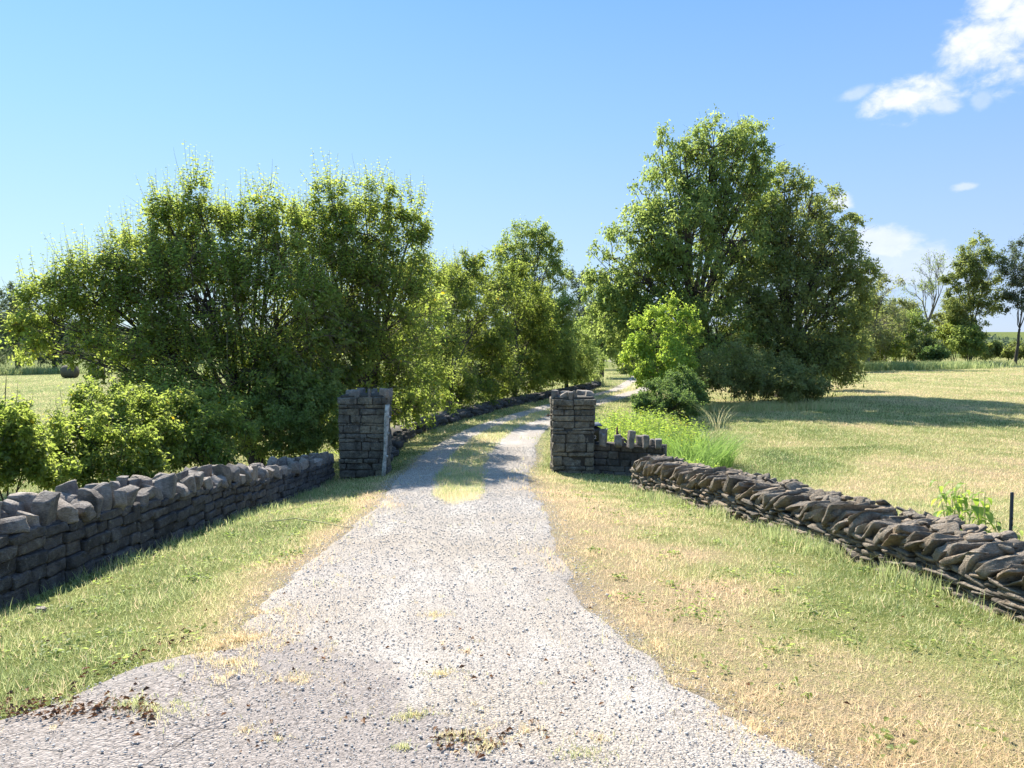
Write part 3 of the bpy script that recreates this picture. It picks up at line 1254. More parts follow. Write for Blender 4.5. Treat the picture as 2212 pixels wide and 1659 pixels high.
while s < LLEN - .08:
    wd = rL.uniform(.12, .27)
    tt = s / LLEN
    for row in (0, 1):
        h = rL.uniform(.15, .30) * (1 - .22 * tt) * (1.0 if row == 0 else 1.1)
        w2 = wd * rL.uniform(.80, 1.0)
        dp = rL.uniform(.13, .22)
        v, f = rock((w2 / 2, dp / 2, h / 2), 7, 16, .011, 6, rL, (.56, .86))
        v[:, 2] += np.clip(v[:, 2] / h + .5, 0, 1) * (v[:, 0] * rL.normal(0, .30) + v[:, 1] * rL.normal(0, .25))
        # taper a little towards the foot and lean
        v[:, 0] *= 1 + .12 * (v[:, 2] / h)
        v = v @ rotm((0, 1, 0), rL.normal(0, .10)).T @ rotm((1, 0, 0), rL.normal(0, .10)).T @ rotm((0, 0, 1), rL.normal(0, .30)).T
        v = v @ np.stack([lax, lnv, np.array([0, 0, 1.])], 1).T
        off = -.075 if row == 0 else -LT + .10
        sm = s + wd / 2 + (0 if row == 0 else rL.normal(0, .05))
        p = LW0 + lax * sm + lnv * (off + rL.normal(0, .015))
        p[2] = lz(sm) + lh(sm) + h / 2 - .035
        if k < 50:
            me = mesh_np('coping_stone', v, f, M['cap'], {'v': np.full(len(v), rL.random())})
            obj('coping_stone', me, wl, p)
        else:
            far_caps.add(v + p, f, rL.random())
    s += wd * 1.06 + rL.uniform(.0, .035)
    k += 1

if far_caps.n:
    tag(obj('far_coping', far_caps.build('far_coping', M['cap']), wl), kind='stuff')

# ---- pillars
def pillar(name, x0, y0, w, ztop, label, seed, plinth=0):
    r = np.random.default_rng(seed)
    zb = min(zg1(x0, y0), zg1(x0 + w, y0)) - .05
    e = empty(name, (x0 + w / 2, y0 + w / 2, zb), label, 'gate pillar')
    H = ztop - zb
    hs = []
    while sum(hs) < H - .10:
        hs.append(r.choice([r.uniform(.05, .09), r.uniform(.11, .19)]))
    sc = H / sum(hs)
    hs = [h * sc for h in hs]
    mb = MB()
    z = zb
    cx, cy = x0 + w / 2, y0 + w / 2
    for i, h in enumerate(hs):
        ww = w * (1 + (.035 if i == len(hs) - 1 else 0)) + r.normal(0, .008)
        ex = .0
        if i < plinth:
            ex = .16 - .05 * i
        # front and back rows take full width, side rows fit between
        for (nv, ax, org, ln) in (((0, -1, 0), (1, 0, 0), (cx - ww / 2, cy - ww / 2), ww + ex), ((0, 1, 0), (1, 0, 0), (cx - ww / 2, cy + ww / 2), ww)):
            course_face(mb, (org[0], org[1], 0), ax, nv, ln, lambda s, z=z: z, [h], (.14, .62), .20, r, n=6, rough=.013, cuts=4, jog=.016, gap=.012)
        for (nv, org) in (((-1, 0, 0), (cx - ww / 2, cy - ww / 2 + .2)), ((1, 0, 0), (cx + ww / 2, cy - ww / 2 + .2))):
            course_face(mb, (org[0], org[1], 0), (0, 1, 0), nv, ww - .4, lambda s, z=z: z, [h], (.14, .5), .20, r, n=6, rough=.013, cuts=4, jog=.016, gap=.012)
        z += h
    obj('pillar_body', mb.build('pillar_body', M['pillar']), e)
    mb = MB()
    box(mb, (x0 + .03, y0 + .03, zb - .2), (x0 + w - .03, y0 + w - .03, ztop - .012), .3)
    v, f = rock((w / 2 - .03, w / 2 - .03, .03), 7, 12, .012, 2, r)
    mb.add(v + np.array((cx, cy, ztop + .005)), f, .4)
    obj('core', mb.build('core', M['joint']), e)
    return e, zb


def cap_on(e, x, y, z, w, d, h, rz, r, leanx=0., leany=0.):
    v, f = rock((w / 2, d / 2, h / 2), 6, 14, .012, 7, r, (.66, .95))
    v = v @ rotm((0, 1, 0), leanx).T @ rotm((1, 0, 0), leany).T @ rotm((0, 0, 1), rz).T
    me = mesh_np('coping_stone', v, f, M['cap'], {'v': np.full(len(v), r.random())})
    return obj('coping_stone', me, e, (x, y, z + h / 2 - .03))


zpt = D(1106, 858, 15.25)[2]
pl, zbl = pillar('gate_pillar', -3.52, 15.3, .94, zpt, 'dark square stone gate pillar left of the drive, at the end of the mortared wall', 21)
r = np.random.default_rng(8)
for (dx, w, d, h, yy, lx) in [(758, .24, .16, .17, 15.4, 0), (789, .07, .14, .19, 15.38, 0), (800, .12, .14, .17, 15.9, 0), (822, .17, .22, .20, 15.5, .1), (835, .07, .25, .18, 15.75, 0),
                              (770, .2, .16, .16, 16.05, 0), (745, .12, .2, .14, 15.8, 0)]:
    cap_on(pl, D(dx, 0, yy)[0], yy, zpt, w, d, h, r.normal(0, .15), r, lx)
zpr = D(1106, 862, 15.2)[2]
pr, zbr = pillar('gate_pillar', .81, 15.2, .86, zpr, 'weathered stone gate pillar right of the drive with jagged stones on top', 34, plinth=2)
for (dx, w, d, h, yy, lx, ly) in [(1203, .12, .3, .19, 15.5, .1, 0), (1222, .28, .2, .13, 15.38, -.5, 0), (1236, .10, .2, .17, 15.3, .0, 0), (1245, .06, .14, .20, 15.3, 0, 0),
                                  (1262, .24, .18, .17, 15.95, 0, 0), (1277, .18, .2, .17, 15.55, .05, 0), (1225, .2, .16, .15, 15.95, 0, 0), (1200, .08, .2, .15, 15.85, 0, 0)]:
    cap_on(pr, D(dx, 0, yy)[0], yy, zpr, w, d, h, r.normal(0, .15), r, lx, ly)
# broken iron hinge stub on the right pillar
mb = MB()
hp = D(1196, 897, 15.45)
V, Fq = tubes(np.array([[(.80, 15.45, hp[2]), (.76, 15.44, hp[2] + .004), (.72, 15.45, hp[2] - .005), (.69, 15.44, hp[2] - .012)]]), np.array([[.014, .013, .011, .007]]), 6)
mb.add(V, Fq)
V, Fq = tubes(np.array([[(.735, 15.44, hp[2] - .03), (.735, 15.44, hp[2]), (.735, 15.44, hp[2] + .035)]]), np.array([[.012, .013, .012]]), 6)
mb.add(V, Fq)
obj('hinge_pin', mb.build('hinge_pin', M['rust']), pr)

# weathered board leaning on the left pillar
top, bot = D(838, 874, 15.22), D(828, 1013, 15.2)
zb_ = zg1(bot[0], 15.2)
e = empty('gate_post', (bot[0], 15.2, zb_), 'pale weathered upright board leaning on the right side of the left gate pillar', 'post')
mb = MB()
n = 9
V = []
for i in range(n):
    t = i / (n - 1)
    px = bot[0] + (top[0] - bot[0]) * t + .006 * math.sin(5 * t)
    pz = zb_ - .04 + (top[2] - zb_ + .04) * t
    hw = .032 + .010 * t + .006 * math.sin(9 * t + 1)
    V += [(px - hw, 15.17, pz), (px + hw, 15.17 + .01, pz), (px + hw, 15.23, pz), (px - hw, 15.22, pz)]
Fq = []
for i in range(n - 1):
    for j in range(4):
        Fq.append((i * 4 + j, i * 4 + (j + 1) % 4, i * 4 + 4 + (j + 1) % 4, i * 4 + 4 + j))
Fq += [(3, 2, 1, 0), tuple((n - 1) * 4 + q for q in range(4))]
mb.add(np.array(V), np.array(Fq))
obj('board', mb.build('board', M['weathered']), e)
mb = MB()
for t in (.28, .6, .83):
    px = bot[0] + (top[0] - bot[0]) * t + .055
    pz = zb_ + (top[2] - zb_) * t
    mb = MB()
    box(mb, (px - .012, 15.12, pz - .02), (px + .02, 15.19, pz + .02))
    obj('hinge_block', mb.build('hinge_block', M['weathered']), e)

# ---- wing wall right of the right pillar
rW = np.random.default_rng(77)
W0, W1 = np.array((1.655, 15.42, 0)), np.array((3.02, 14.95, 0))
wax = nrm(W1 - W0)
wnv = np.array((wax[1], -wax[0], 0))
WLEN = float(np.linalg.norm(W1 - W0))
ww = empty('wing_wall', ((W0[0] + W1[0]) / 2, 15.3, zg1(2.3, 15.2) - .03), 'short dark stone wing wall with separate upright coping stones beside the right gate pillar', 'wall')
mb = MB()
zt_w = D(1300, 962, 15.2)[2]
zbw = zg1(2.3, 15.2) - .06
for side in (1, -1):
    course_face(mb, W0 if side == 1 else W0 - wnv * .42, wax, wnv * side, WLEN, lambda s: zbw, [(zt_w - zbw) * q for q in (.2, .17, .2, .23, .2)], (.15, .42), .2, rW, n=5, rough=.010, jog=.010, gap=.01)
course_face(mb, W1 - wnv * .2, -wnv, wax, .1, lambda s: zbw, [(zt_w - zbw) * q for q in (.2, .17, .2, .23, .2)], (.15, .3), .2, rW, n=4, rough=.01)
obj('wall_body', mb.build('wall_body', M['mortared']), ww)
mb = MB()
wall_core(mb, lambda s: (W0 + wax * s, wnv), WLEN, .42, lambda s: zbw, lambda s: zt_w - zbw + .01, 4)
obj('mortar', mb.build('mortar', M['joint']), ww)
for (dx, dtop, w, row) in [(1302, 937, .12, 0), (1303, 925, .16, 1), (1335, 939, .14, 0), (1363, 930, .13, 0), (1383, 941, .14, 1), (1395, 940, .13, 0), (1411, 950, .12, 1), (1422, 948, .12, 0), (1342, 948, .12, 1)]:
    yy = 15.2 - (dx - 1302) / 120 * .35 + row * .3
    p = D(dx, dtop, yy)
    h = p[2] - zt_w + .03
    h = max(h, .16)
    cap_on(ww, p[0], yy, zt_w, w, .19, h, rW.normal(0, .15), rW, rW.normal(0, .05))

# ---- right dry stone wall
rD = np.random.default_rng(101)
DP = np.array([(2.12, 13.25, 0), (2.33, 11.95, 0), (3.46, 5.1, 0), (3.76, 3.3, 0)])
seg = np.linalg.norm(np.diff(DP, axis=0), axis=1)
cum = np.concatenate([[0], np.cumsum(seg)])
DLEN = cum[-1]
DT = .60


def dpt(s):
    s = min(max(s, 0), DLEN)
    i = min(np.searchsorted(cum, s, side='right') - 1, len(seg) - 1)
    t = (s - cum[i]) / seg[i]
    p = DP[i] * (1 - t) + DP[i + 1] * t
    ax = nrm(DP[i + 1] - DP[i])
    return p, ax


def dz(s):
    p, ax = dpt(s)
    return zg1(p[0], p[1]) - .05


def dh(s):     # height of the coursed part
    return float(np.interp(s, [0, 1.3, 4, 7, 8.6, 10.5], [.42, .40, .35, .30, .25, .24]))


dw = empty('dry_stone_wall', (2.9, 8.2, dz(DLEN / 2)), 'low brown dry stone wall of thin slabs with slanting coping along the right verge', 'wall')
mb = MB()
s = 0.0
nvd = None
ncourse = 9
for ci in range(ncourse):
    for side in (1, -1):
        s = -rD.uniform(0, .2)
        while s < DLEN:
            l = rD.uniform(.10, .38) if side == 1 else rD.uniform(.25, .5)
            sm = s + l / 2
            p, ax = dpt(sm)
            nv = np.array((ax[1], -ax[0], 0)) * -1     # towards the drive (left)
            nv = nv if nv[0] < 0 else -nv
            hh = dh(sm) / ncourse
            thick = hh * rD.uniform(.75, 1.35)
            dep = rD.uniform(.16, .24)
            v, f = rock((l / 2 - .004, dep / 2, thick / 2), 6 if side == 1 else 3, 8, .008, 8, rD, (.58, .92), (1, 1, .5))
            v = v @ rotm((0, 1, 0), rD.normal(0, .07)).T @ rotm((0, 0, 1), rD.normal(0, .12)).T @ rotm((1, 0, 0), rD.normal(0, .07)).T
            v = v @ np.stack([ax, nv, np.array([0, 0, 1.])], 1).T
            base = p if side == 1 else p - nv * DT
            cp = base + nv * side * (-dep / 2 + rD.normal(0, .022) + .04 * (1 - ci / ncourse))
            cp[2] = dz(sm) + hh * (ci + .5) + rD.normal(0, .006)
            mb.add(v + cp, f, rD.random() * .9)
            s += l * rD.uniform(.9, 1.02)
# end face stones at the far end
for ci in range(ncourse):
    for q in range(2):
        p, ax = dpt(0)
        nv = np.array((-ax[1], ax[0], 0))
        nv = nv if nv[0] < 0 else -nv
        v, f = rock((.12, .16, .035), 4, 8, .010, 6, rD, (.66, .95), (1, 1, .5))
        v = v @ np.stack([ax, nv, np.array([0, 0, 1.])], 1).T
        cp = p - nv * (.14 + .3 * q) + ax * .08
        cp[2] = dz(0) + .42 / ncourse * (ci + .5)
        mb.add(v + cp, f, rD.random())
obj('wall_body', mb.build('wall_body', M['dry']), dw)
mb = MB()


def dcore(s):
    p, ax = dpt(s)
    nv = np.array((-ax[1], ax[0], 0))
    nv = nv if nv[0] < 0 else -nv
    return p, nv


wall_core(mb, dcore, DLEN, DT, dz, lambda s: dh(s) + .0, 40, .09)
obj('fill', mb.build('fill', M['joint']), dw)
s = DLEN - .22
k = 0
far_caps = MB()
while s > .08:
    p, ax = dpt(s)
    nv = dcore(s)[1]
    Ls = rD.uniform(.24, .40) * (1 - .18 * s / DLEN)
    th = rD.uniform(.034, .085)
    ang = R(np.clip(rD.normal(45, 12), 20, 70))
    dp = rD.uniform(.40, .56)
    v, f = rock((Ls / 2, dp / 2, th / 2), 9, 30, .007, 9, rD, (.56, .88), (1, 1, .55))
    ch = vnoise(v[:, 0] * 42 + k * 7, v[:, 1] * 42, v[:, 2] * 42, 77) + .6 * vnoise(v[:, 0] * 95, v[:, 1] * 95 + k, v[:, 2] * 95, 78)
    v = v + nrm(v * np.array([1 / Ls, 1 / dp, 1 / th])) * (ch * .0055)[:, None]
    # lean: the upper end points to the camera end of the wall
    v = v @ rotm((0, 1, 0), -ang).T @ rotm((0, 0, 1), rD.normal(0, .10)).T @ rotm((1, 0, 0), rD.normal(0, .09)).T
    v = v @ np.stack([ax, nv, np.array([0, 0, 1.])], 1).T
    cp = p - nv * (dp / 2 - .02 + rD.normal(0, .02))
    zz = dz(s) + dh(s) + Ls / 2 * math.sin(ang) * .74 - .02
    if k < 99:
        me = mesh_np('coping_stone', v, f, M['dry'], {'v': np.full(len(v), rD.random() * .85)})
        obj('coping_stone', me, dw, (cp[0], cp[1], zz))
    else:
        far_caps.add(v + np.array((cp[0], cp[1], zz)), f, .97 if k in (112, 113) else rD.random() * .85)
    s -= max(.05, th / math.sin(ang) * rD.uniform(.75, .98))
    k += 1
# rough filling along the back edge of the coping
if far_caps.n:
    tag(obj('far_coping', far_caps.build('far_coping', M['dry']), dw), kind='stuff')
mb = MB()
for q in range(420):
    s = rD.uniform(.1, DLEN)
    p, ax = dpt(s)
    nv = dcore(s)[1]
    v, f = rock((rD.uniform(.025, .09), rD.uniform(.02, .07), rD.uniform(.010, .03)), 3, 8, .008, 5, rD)
    v = v @ rotm(tuple(nrm(rD.normal(size=3))), rD.normal(0, .5)).T
    t = rD.uniform(.26, .58)
    cp = p - nv * t
    cp[2] = dz(s) + dh(s) + rD.uniform(.12, .19)
    mb.add(v + cp, f, rD.random() * .8)
obj('rubble', mb.build('rubble', M['dry']), dw)

# ---- low rubble wall on the left of the drive beyond the gate
rU = np.random.default_rng(140)
mb = MB()
yy = 16.6
p0 = None
while yy < 50:
    cx = float(drive_c(yy)) - float(halfw_l(yy)) - .9 - .5 * sstep(17, 22, yy)
    for lev in range(3):
        v, f = rock((rU.uniform(.12, .26), rU.uniform(.1, .2), rU.uniform(.05, .08)), 3, 8, .016, 4, rU)
        v = v @ rotm((0, 0, 1), rU.uniform(.9, 2.2)).T @ rotm((1, 0, 0), rU.normal(0, .12)).T
        cx2 = cx + rU.normal(0, .07)
        mb.add(v + np.array((cx2, yy + rU.normal(0, .08), zg1(cx2, yy) + .01 + lev * .085)), f, rU.random() * .3)
        if lev % 2 == 0:
            v2, f2 = rock((.2, .16, .06), 3, 8, .016, 4, rU)
            mb.add(v2 + np.array((cx2 - .22, yy, zg1(cx2, yy) + .05 + lev * .10)), f2, rU.random())
    yy += .21
o = obj('rubble_wall', mb.build('rubble_wall', M['mortared']))
tag(o, 'low tumbled rubble wall in the shade under the hedge along the far drive', 'wall')


# ------------------------------------------------------------------ vegetation
def tube_mesh(name, parts, mat):
    mb = MB()
    for (P, rad, sides) in parts:
        V, Fq = tubes(P, rad, sides)
        mb.add(V, Fq)
    return mb.build(name, mat, True)


def plant(name, label, cat, base, blobs, nleaf, leaf, mat='leaf_green', bark='bark', group=None, seed=1, trunk_r=.12, fork=.35,
          clump=1.0, clump_r=.42, droop=.35, shoots=None, sprays=None, bare=0, per=14, spread=1.0, twiglen=.5, updir=.15, stems=None, depth=.95, outer=3.2, wratio=.52, hollow=0.0):
    """blobs: list of (dx, dy, rx, ry, Y[, weight]) seen on the measuring grid at distance Y (radii in grid units)"""
    r = np.random.default_rng(seed)
    bx, by = base
    bz = zg1(bx, by) - .05
    e = empty(name, (bx, by, bz), label, cat, group)
    C, RAD, W = [], [], []
    for b in blobs:
        dx, dy, rx, ry, Yb = b[:5]
        s = Yb / F
        C.append(D(dx, dy, Yb))
        RAD.append((rx * s, (rx + ry) * .5 * s * depth, ry * s))
        W.append((b[5] if len(b) > 5 else 1.0) * rx * ry)
    C, RAD, W = np.array(C), np.array(RAD), np.array(W, float)
    W = W / W.sum()
    nb = len(C)
    ntw = int(nleaf / per)
    csize = max(4, int(11 / clump))
    ncl = max(nb * 3, int(ntw / csize))
    bi = r.choice(nb, ncl, p=W)
    dirs = nrm(r.normal(size=(ncl, 3)))
    rad = np.maximum(r.random(ncl) ** (1 / outer), hollow)
    cc = C[bi] + dirs * RAD[bi] * rad[:, None]
    ground = zg(cc[:, 0], cc[:, 1])
    cc[:, 2] = np.maximum(cc[:, 2], ground + .12)
    # twigs
    ti = r.integers(0, ncl, ntw)
    rc = clump_r * (RAD[bi].mean(1))[ti] * r.uniform(.5, 1.2, ntw)
    e0 = cc[ti] + nrm(r.normal(size=(ntw, 3))) * (rc * .25)[:, None]
    od = nrm(r.normal(size=(ntw, 3)) + dirs[ti] * .8 * spread + np.array([0, 0, updir * 2.2]))
    ln = rc * twiglen * 2 * r.uniform(.6, 1.3, ntw)
    e2 = e0 + od * ln[:, None]
    e1 = (e0 + e2) / 2 + r.normal(size=(ntw, 3)) * (ln * .12)[:, None] + np.array([0, 0, 1.]) * (ln * .10)[:, None]
    tz = zg(e2[:, 0], e2[:, 1]) + .05
    e2[:, 2] = np.maximum(e2[:, 2], tz)
    # leaves along twigs
    cval = r.random(ncl)
    t = r.uniform(.15, 1.03, (ntw, per))
    P = ((1 - t) ** 2)[..., None] * e0[:, None] + (2 * t * (1 - t))[..., None] * e1[:, None] + (t * t)[..., None] * e2[:, None]
    n = ntw * per
    P = P.reshape(-1, 3) + r.normal(size=(n, 3)) * leaf * .45
    tw = np.repeat(od, per, 0)
    side = nrm(np.cross(tw, r.normal(size=(n, 3))))
    ax = nrm(tw * .45 + side * .85 + np.array([0, 0, -droop * 1.6]) * r.random((n, 1)) * 1.4)
    nv = nrm(r.normal(size=(n, 3)) * .75 + np.array([0, 0, 1.0]))
    Ll = leaf * r.uniform(.65, 1.3, n)
    val = np.clip(.55 * np.repeat(cval[ti], per) + .45 * r.random(n) + r.normal(0, .04, n), 0, .96)
    val = np.where(r.random(n) < .006, 1.0, val)
    P[:, 2] = np.maximum(P[:, 2], zg(P[:, 0], P[:, 1]) + .03)
    V1, F1 = leaf_cards(P, ax, nv, Ll, Ll * wratio)
    A1 = np.repeat(val, 4)
    mbl = MB()
    mbl.add(V1, F1, A1)
    parts = []
    # wood: stems from the base, limbs to blobs, branches to clumps, twigs
    base_p = np.array((bx, by, bz))
    top = C[:, 2].max()
    if stems is None:
        cen = (C * W[:, None]).sum(0)
        fk = base_p + np.array(((cen[0] - bx) * .25, (cen[1] - by) * .25, (top - bz) * fork))
        bases = np.repeat(base_p[None], nb, 0)
        tk = np.stack([base_p, base_p * .5 + fk * .5 + np.array((.04, .03, 0)), fk])[None]
        parts.append((bez(tk[:, 0], tk[:, 1], tk[:, 2], 7, trunk_r * .12, r), np.linspace(trunk_r * 1.25, trunk_r * .8, 7)[None], 8))
        starts = np.repeat(fk[None], nb, 0)
    else:
        sx = r.choice(len(stems), nb)
        starts = np.array([(stems[q][0], stems[q][1], zg1(stems[q][0], stems[q][1]) - .05) for q in sx])
    d = C - starts
    ctrl = starts + d * .5 + np.stack([d[:, 0] * -.12, d[:, 1] * -.12, np.abs(d[:, 2]) * .16], 1)
    lr = trunk_r * (.22 + .28 * RAD.mean(1) / RAD.mean(1).max())
    lr0 = lr if stems is not None else lr * .85
    kk = 9
    limbs = bez(starts, ctrl, C, kk, .03 * float(RAD.mean()), r)
    parts.append((limbs, lr0[:, None] * np.linspace(1, .32, kk)[None], 6))
    # branches start somewhere along the limb
    st = r.integers(kk // 2, kk, ncl)
    B0 = limbs[bi, st]
    B1 = (B0 + cc) / 2 + r.normal(size=(ncl, 3)) * (.12 * RAD[bi].mean(1))[:, None]
    br = (lr * .30)[bi] * r.uniform(.6, 1, ncl)
    parts.append((bez(B0, B1, cc, 6, .02 * float(RAD.mean()), r), br[:, None] * np.linspace(1, .30, 6)[None], 4))
    sel = r.random(ntw) < min(1.0, 7000 / ntw)
    tr_ = max(.0016, leaf * .022)
    T0 = cc[ti][sel]
    parts.append((bez(T0, e1[sel], e2[sel], 4), np.full((sel.sum(), 4), 1.0) * np.linspace(tr_ * 1.6, tr_ * .6, 4)[None], 3))
    if bare:
        own = bare >= 500
        bb = r.integers(0, ncl, bare)
        dd = nrm(r.normal(size=(bare, 3)) + dirs[bb] * .8 + np.array([0, 0, .35]))
        q0 = cc[bb]
        q2 = q0 + dd * (RAD[bi[bb]].mean(1) * r.uniform(.45, 1.0, bare))[:, None]
        q1 = (q0 + q2) / 2 + r.normal(size=(bare, 3)) * .05 * RAD.mean()
        tws = (bez(q0, q1, q2, 5, .008, r), np.full((bare, 5), 1.) * np.linspace(tr_ * 2.2, tr_ * .6, 5)[None], 3)
        if own:
            obj('dead_twigs', tube_mesh('dead_twigs', [tws], M['twig']), e)
        else:
            parts.append(tws)
    for inner, spec in ((False, shoots), (True, sprays)):
        if not spec:
            continue
        ns, l0, l1, pl_, sl = spec
        sb = r.choice(nb, ns, p=W)
        az = r.uniform(0, 6.28, ns)
        el = r.uniform(.2, 1.0, ns)
        sd = np.stack([np.cos(az) * (1 - el ** 2) ** .5, np.sin(az) * (1 - el ** 2) ** .5, el], 1)
        s0 = C[sb] + sd * RAD[sb] * (.85 if not inner else (.35 + .65 * r.random((ns, 1)) ** .6))
        s0[:, 2] = np.maximum(s0[:, 2], zg(s0[:, 0], s0[:, 1]) + .1)
        L_ = r.uniform(l0, l1, ns)
        s2 = s0 + nrm(np.stack([sd[:, 0] * .35, sd[:, 1] * .35, np.ones(ns)], 1) + r.normal(0, .1, (ns, 3))) * L_[:, None]
        s1 = (s0 + s2) / 2 + np.stack([sd[:, 0], sd[:, 1], 0 * el], 1) * .06
        bare_top = r.random(ns) < (.10 if not inner else .06)
        parts.append((bez(s0, s1, s2, 6), np.full((ns, 6), 1.) * np.linspace(.005, .0015, 6)[None], 3))
        keep = ~bare_top
        tt = np.linspace(.12, 1.0, pl_)[None] + r.normal(0, .015, (keep.sum(), pl_))
        S0, S1, S2 = s0[keep], s1[keep], s2[keep]
        Q = ((1 - tt) ** 2)[..., None] * S0[:, None] + (2 * tt * (1 - tt))[..., None] * S1[:, None] + (tt ** 2)[..., None] * S2[:, None]
        n = Q.shape[0] * pl_
        ph = np.tile(np.arange(pl_) * 2.4, Q.shape[0]) + np.repeat(r.uniform(0, 6.28, Q.shape[0]), pl_)
        out = np.stack([np.cos(ph), np.sin(ph), -.45 + .5 * np.repeat(tt.mean(0)[None], Q.shape[0], 0).ravel()], 1)
        Lq = sl * np.tile(np.linspace(1.15, .55, pl_), Q.shape[0]) * r.uniform(.8, 1.2, n)
        V2, F2 = leaf_cards(Q.reshape(-1, 3), nrm(out), nrm(np.array([0, 0, 1.]) + r.normal(0, .3, (n, 3))), Lq, Lq * .5)
        mbl.add(V2, F2, np.repeat(np.clip((.2 if not inner else .4) + .5 * r.random(n), 0, .96), 4))
    obj('branches' if stems is not None else 'trunk', tube_mesh('wood', parts, M[bark]), e)
    obj('crown', mbl.build('crown', M[mat]), e)
    return e


def pb(dx, Y):
    return (float(D(dx, 700, Y)[0]), Y)


HB = 'broad trees and bushes behind the left wall'
plant('broad_tree', 'broad lime green tree with dark low limbs, widest of all, behind the mortared left wall', 'tree', pb(560, 16.9),
      [(120, 700, 85, 85, 16), (205, 655, 100, 95, 16.5), (300, 600, 90, 95, 17), (400, 520, 80, 85, 17), (425, 425, 34, 48, 17), (500, 535, 95, 80, 17.5), (575, 438, 40, 36, 17.4), (600, 530, 85, 80, 17.5), (355, 470, 30, 40, 17),
       (290, 720, 130, 85, 16.5), (440, 650, 150, 120, 16.8), (600, 690, 130, 130, 17), (70, 740, 55, 45, 16), (500, 800, 130, 80, 16.5), (620, 860, 90, 90, 17), (360, 560, 70, 80, 17.6), (650, 780, 80, 90, 17.5), (400, 790, 120, 70, 16.4), (560, 920, 120, 60, 17.2), (250, 790, 90, 45, 15.6, .6), (170, 770, 60, 35, 15.4, .5), (330, 860, 100, 50, 15.6), (430, 900, 90, 50, 15.8), (700, 720, 60, 90, 17.8)],
      40000, .100, 'leaf_lime', seed=3, depth=.6, trunk_r=.17, fork=.12, clump=1.7, clump_r=.50, shoots=(210, .25, 1.15, 15, .105), sprays=(2000, .3, .9, 14, .105), bare=2400, per=13, updir=.5, bark='bark')
plant('broad_tree', 'lime green tree with twiggy dark clumps directly above the left gate pillar', 'tree', pb(800, 19.6),
      [(690, 530, 85, 80, 18.5), (715, 430, 36, 40, 18.6), (780, 505, 75, 75, 19), (790, 425, 26, 34, 19), (860, 565, 70, 80, 19.5), (895, 480, 28, 44, 19.5), (845, 445, 26, 36, 19.4), (720, 640, 110, 110, 18.5), (830, 680, 110, 110, 19.2), (905, 640, 60, 80, 21.5),
       (760, 800, 95, 100, 18.6), (870, 790, 80, 90, 20.5), (930, 700, 50, 70, 23), (690, 850, 70, 80, 18), (830, 860, 80, 60, 19.8), (930, 850, 55, 60, 23), (880, 890, 55, 45, 21.5), (720, 920, 70, 50, 18.6)],
      31000, .105, 'leaf_lime', seed=4, depth=.6, trunk_r=.15, fork=.12, clump=1.7, clump_r=.50, shoots=(150, .25, 1.05, 15, .11), sprays=(1700, .3, .9, 14, .11), bare=2000, per=13, updir=.45)
# lower bushes behind the wall
plant('bush', 'bright green leafy bush at the left edge behind the stone wall', 'bush', pb(20, 9.2),
      [(20, 930, 60, 60, 9.0), (60, 990, 60, 60, 9.2), (-20, 980, 60, 70, 9.0), (110, 1010, 50, 45, 9.6)],
      11000, .06, 'leaf_lime', seed=5, trunk_r=.03, stems=[pb(0, 9.2), pb(60, 9.4)], shoots=(20, .2, .45, 9, .06), bare=60, per=12, updir=.5)
plant('bush', 'olive twiggy bush under the low limb, between the edge bush and the dense shade', 'bush', pb(230, 11.2),
      [(180, 940, 75, 70, 10.6), (260, 900, 75, 75, 11.5), (150, 1000, 60, 50, 10.4), (250, 980, 80, 55, 10.8), (330, 940, 60, 70, 11.8), (200, 1040, 70, 30, 10.4), (290, 1010, 60, 40, 11), (110, 960, 60, 40, 10.4, .5), (230, 860, 80, 35, 12.5, .6), (340, 880, 60, 50, 13)],
      22000, .066, 'leaf_lime', seed=6, trunk_r=.035, stems=[pb(200, 11), pb(280, 11.3)], shoots=(30, .2, .5, 9, .07), bare=480, per=12, updir=.4)
plant('bush', 'yellow green bush in the middle behind the stone wall', 'bush', pb(430, 13),
      [(380, 930, 80, 70, 12.6), (460, 920, 80, 70, 13.4), (420, 985, 90, 40, 12.6), (330, 870, 60, 45, 13.4)],
      20000, .070, 'leaf_lime', seed=7, trunk_r=.035, stems=[pb(400, 12.8), pb(470, 13.2)], shoots=(24, .2, .4, 9, .07), bare=200, per=12, updir=.3)
plant('bush', 'shaded green bush behind the stone wall beside the left gate pillar', 'bush', pb(640, 16.2),
      [(560, 930, 80, 60, 15.9), (640, 900, 70, 80, 16.4), (690, 930, 50, 60, 16.6), (600, 850, 70, 60, 16.6), (700, 860, 45, 60, 17.0)],
      22000, .075, 'leaf_green', seed=8, trunk_r=.035, stems=[pb(600, 16.2), pb(670, 16.5)], bare=260, per=12, updir=.2)
# hedge trees along the drive: they stand left of the rubble wall, which follows the drive


def hy(*bl):
    out = []
    for b in bl:
        out.append((*b[:4], float(np.interp(b[0] + .7 * b[2], [860, 928, 1038, 1106, 1172, 1226, 1277, 1303], [21, 24.5, 30, 34, 38, 42, 46, 51]))))
    return out


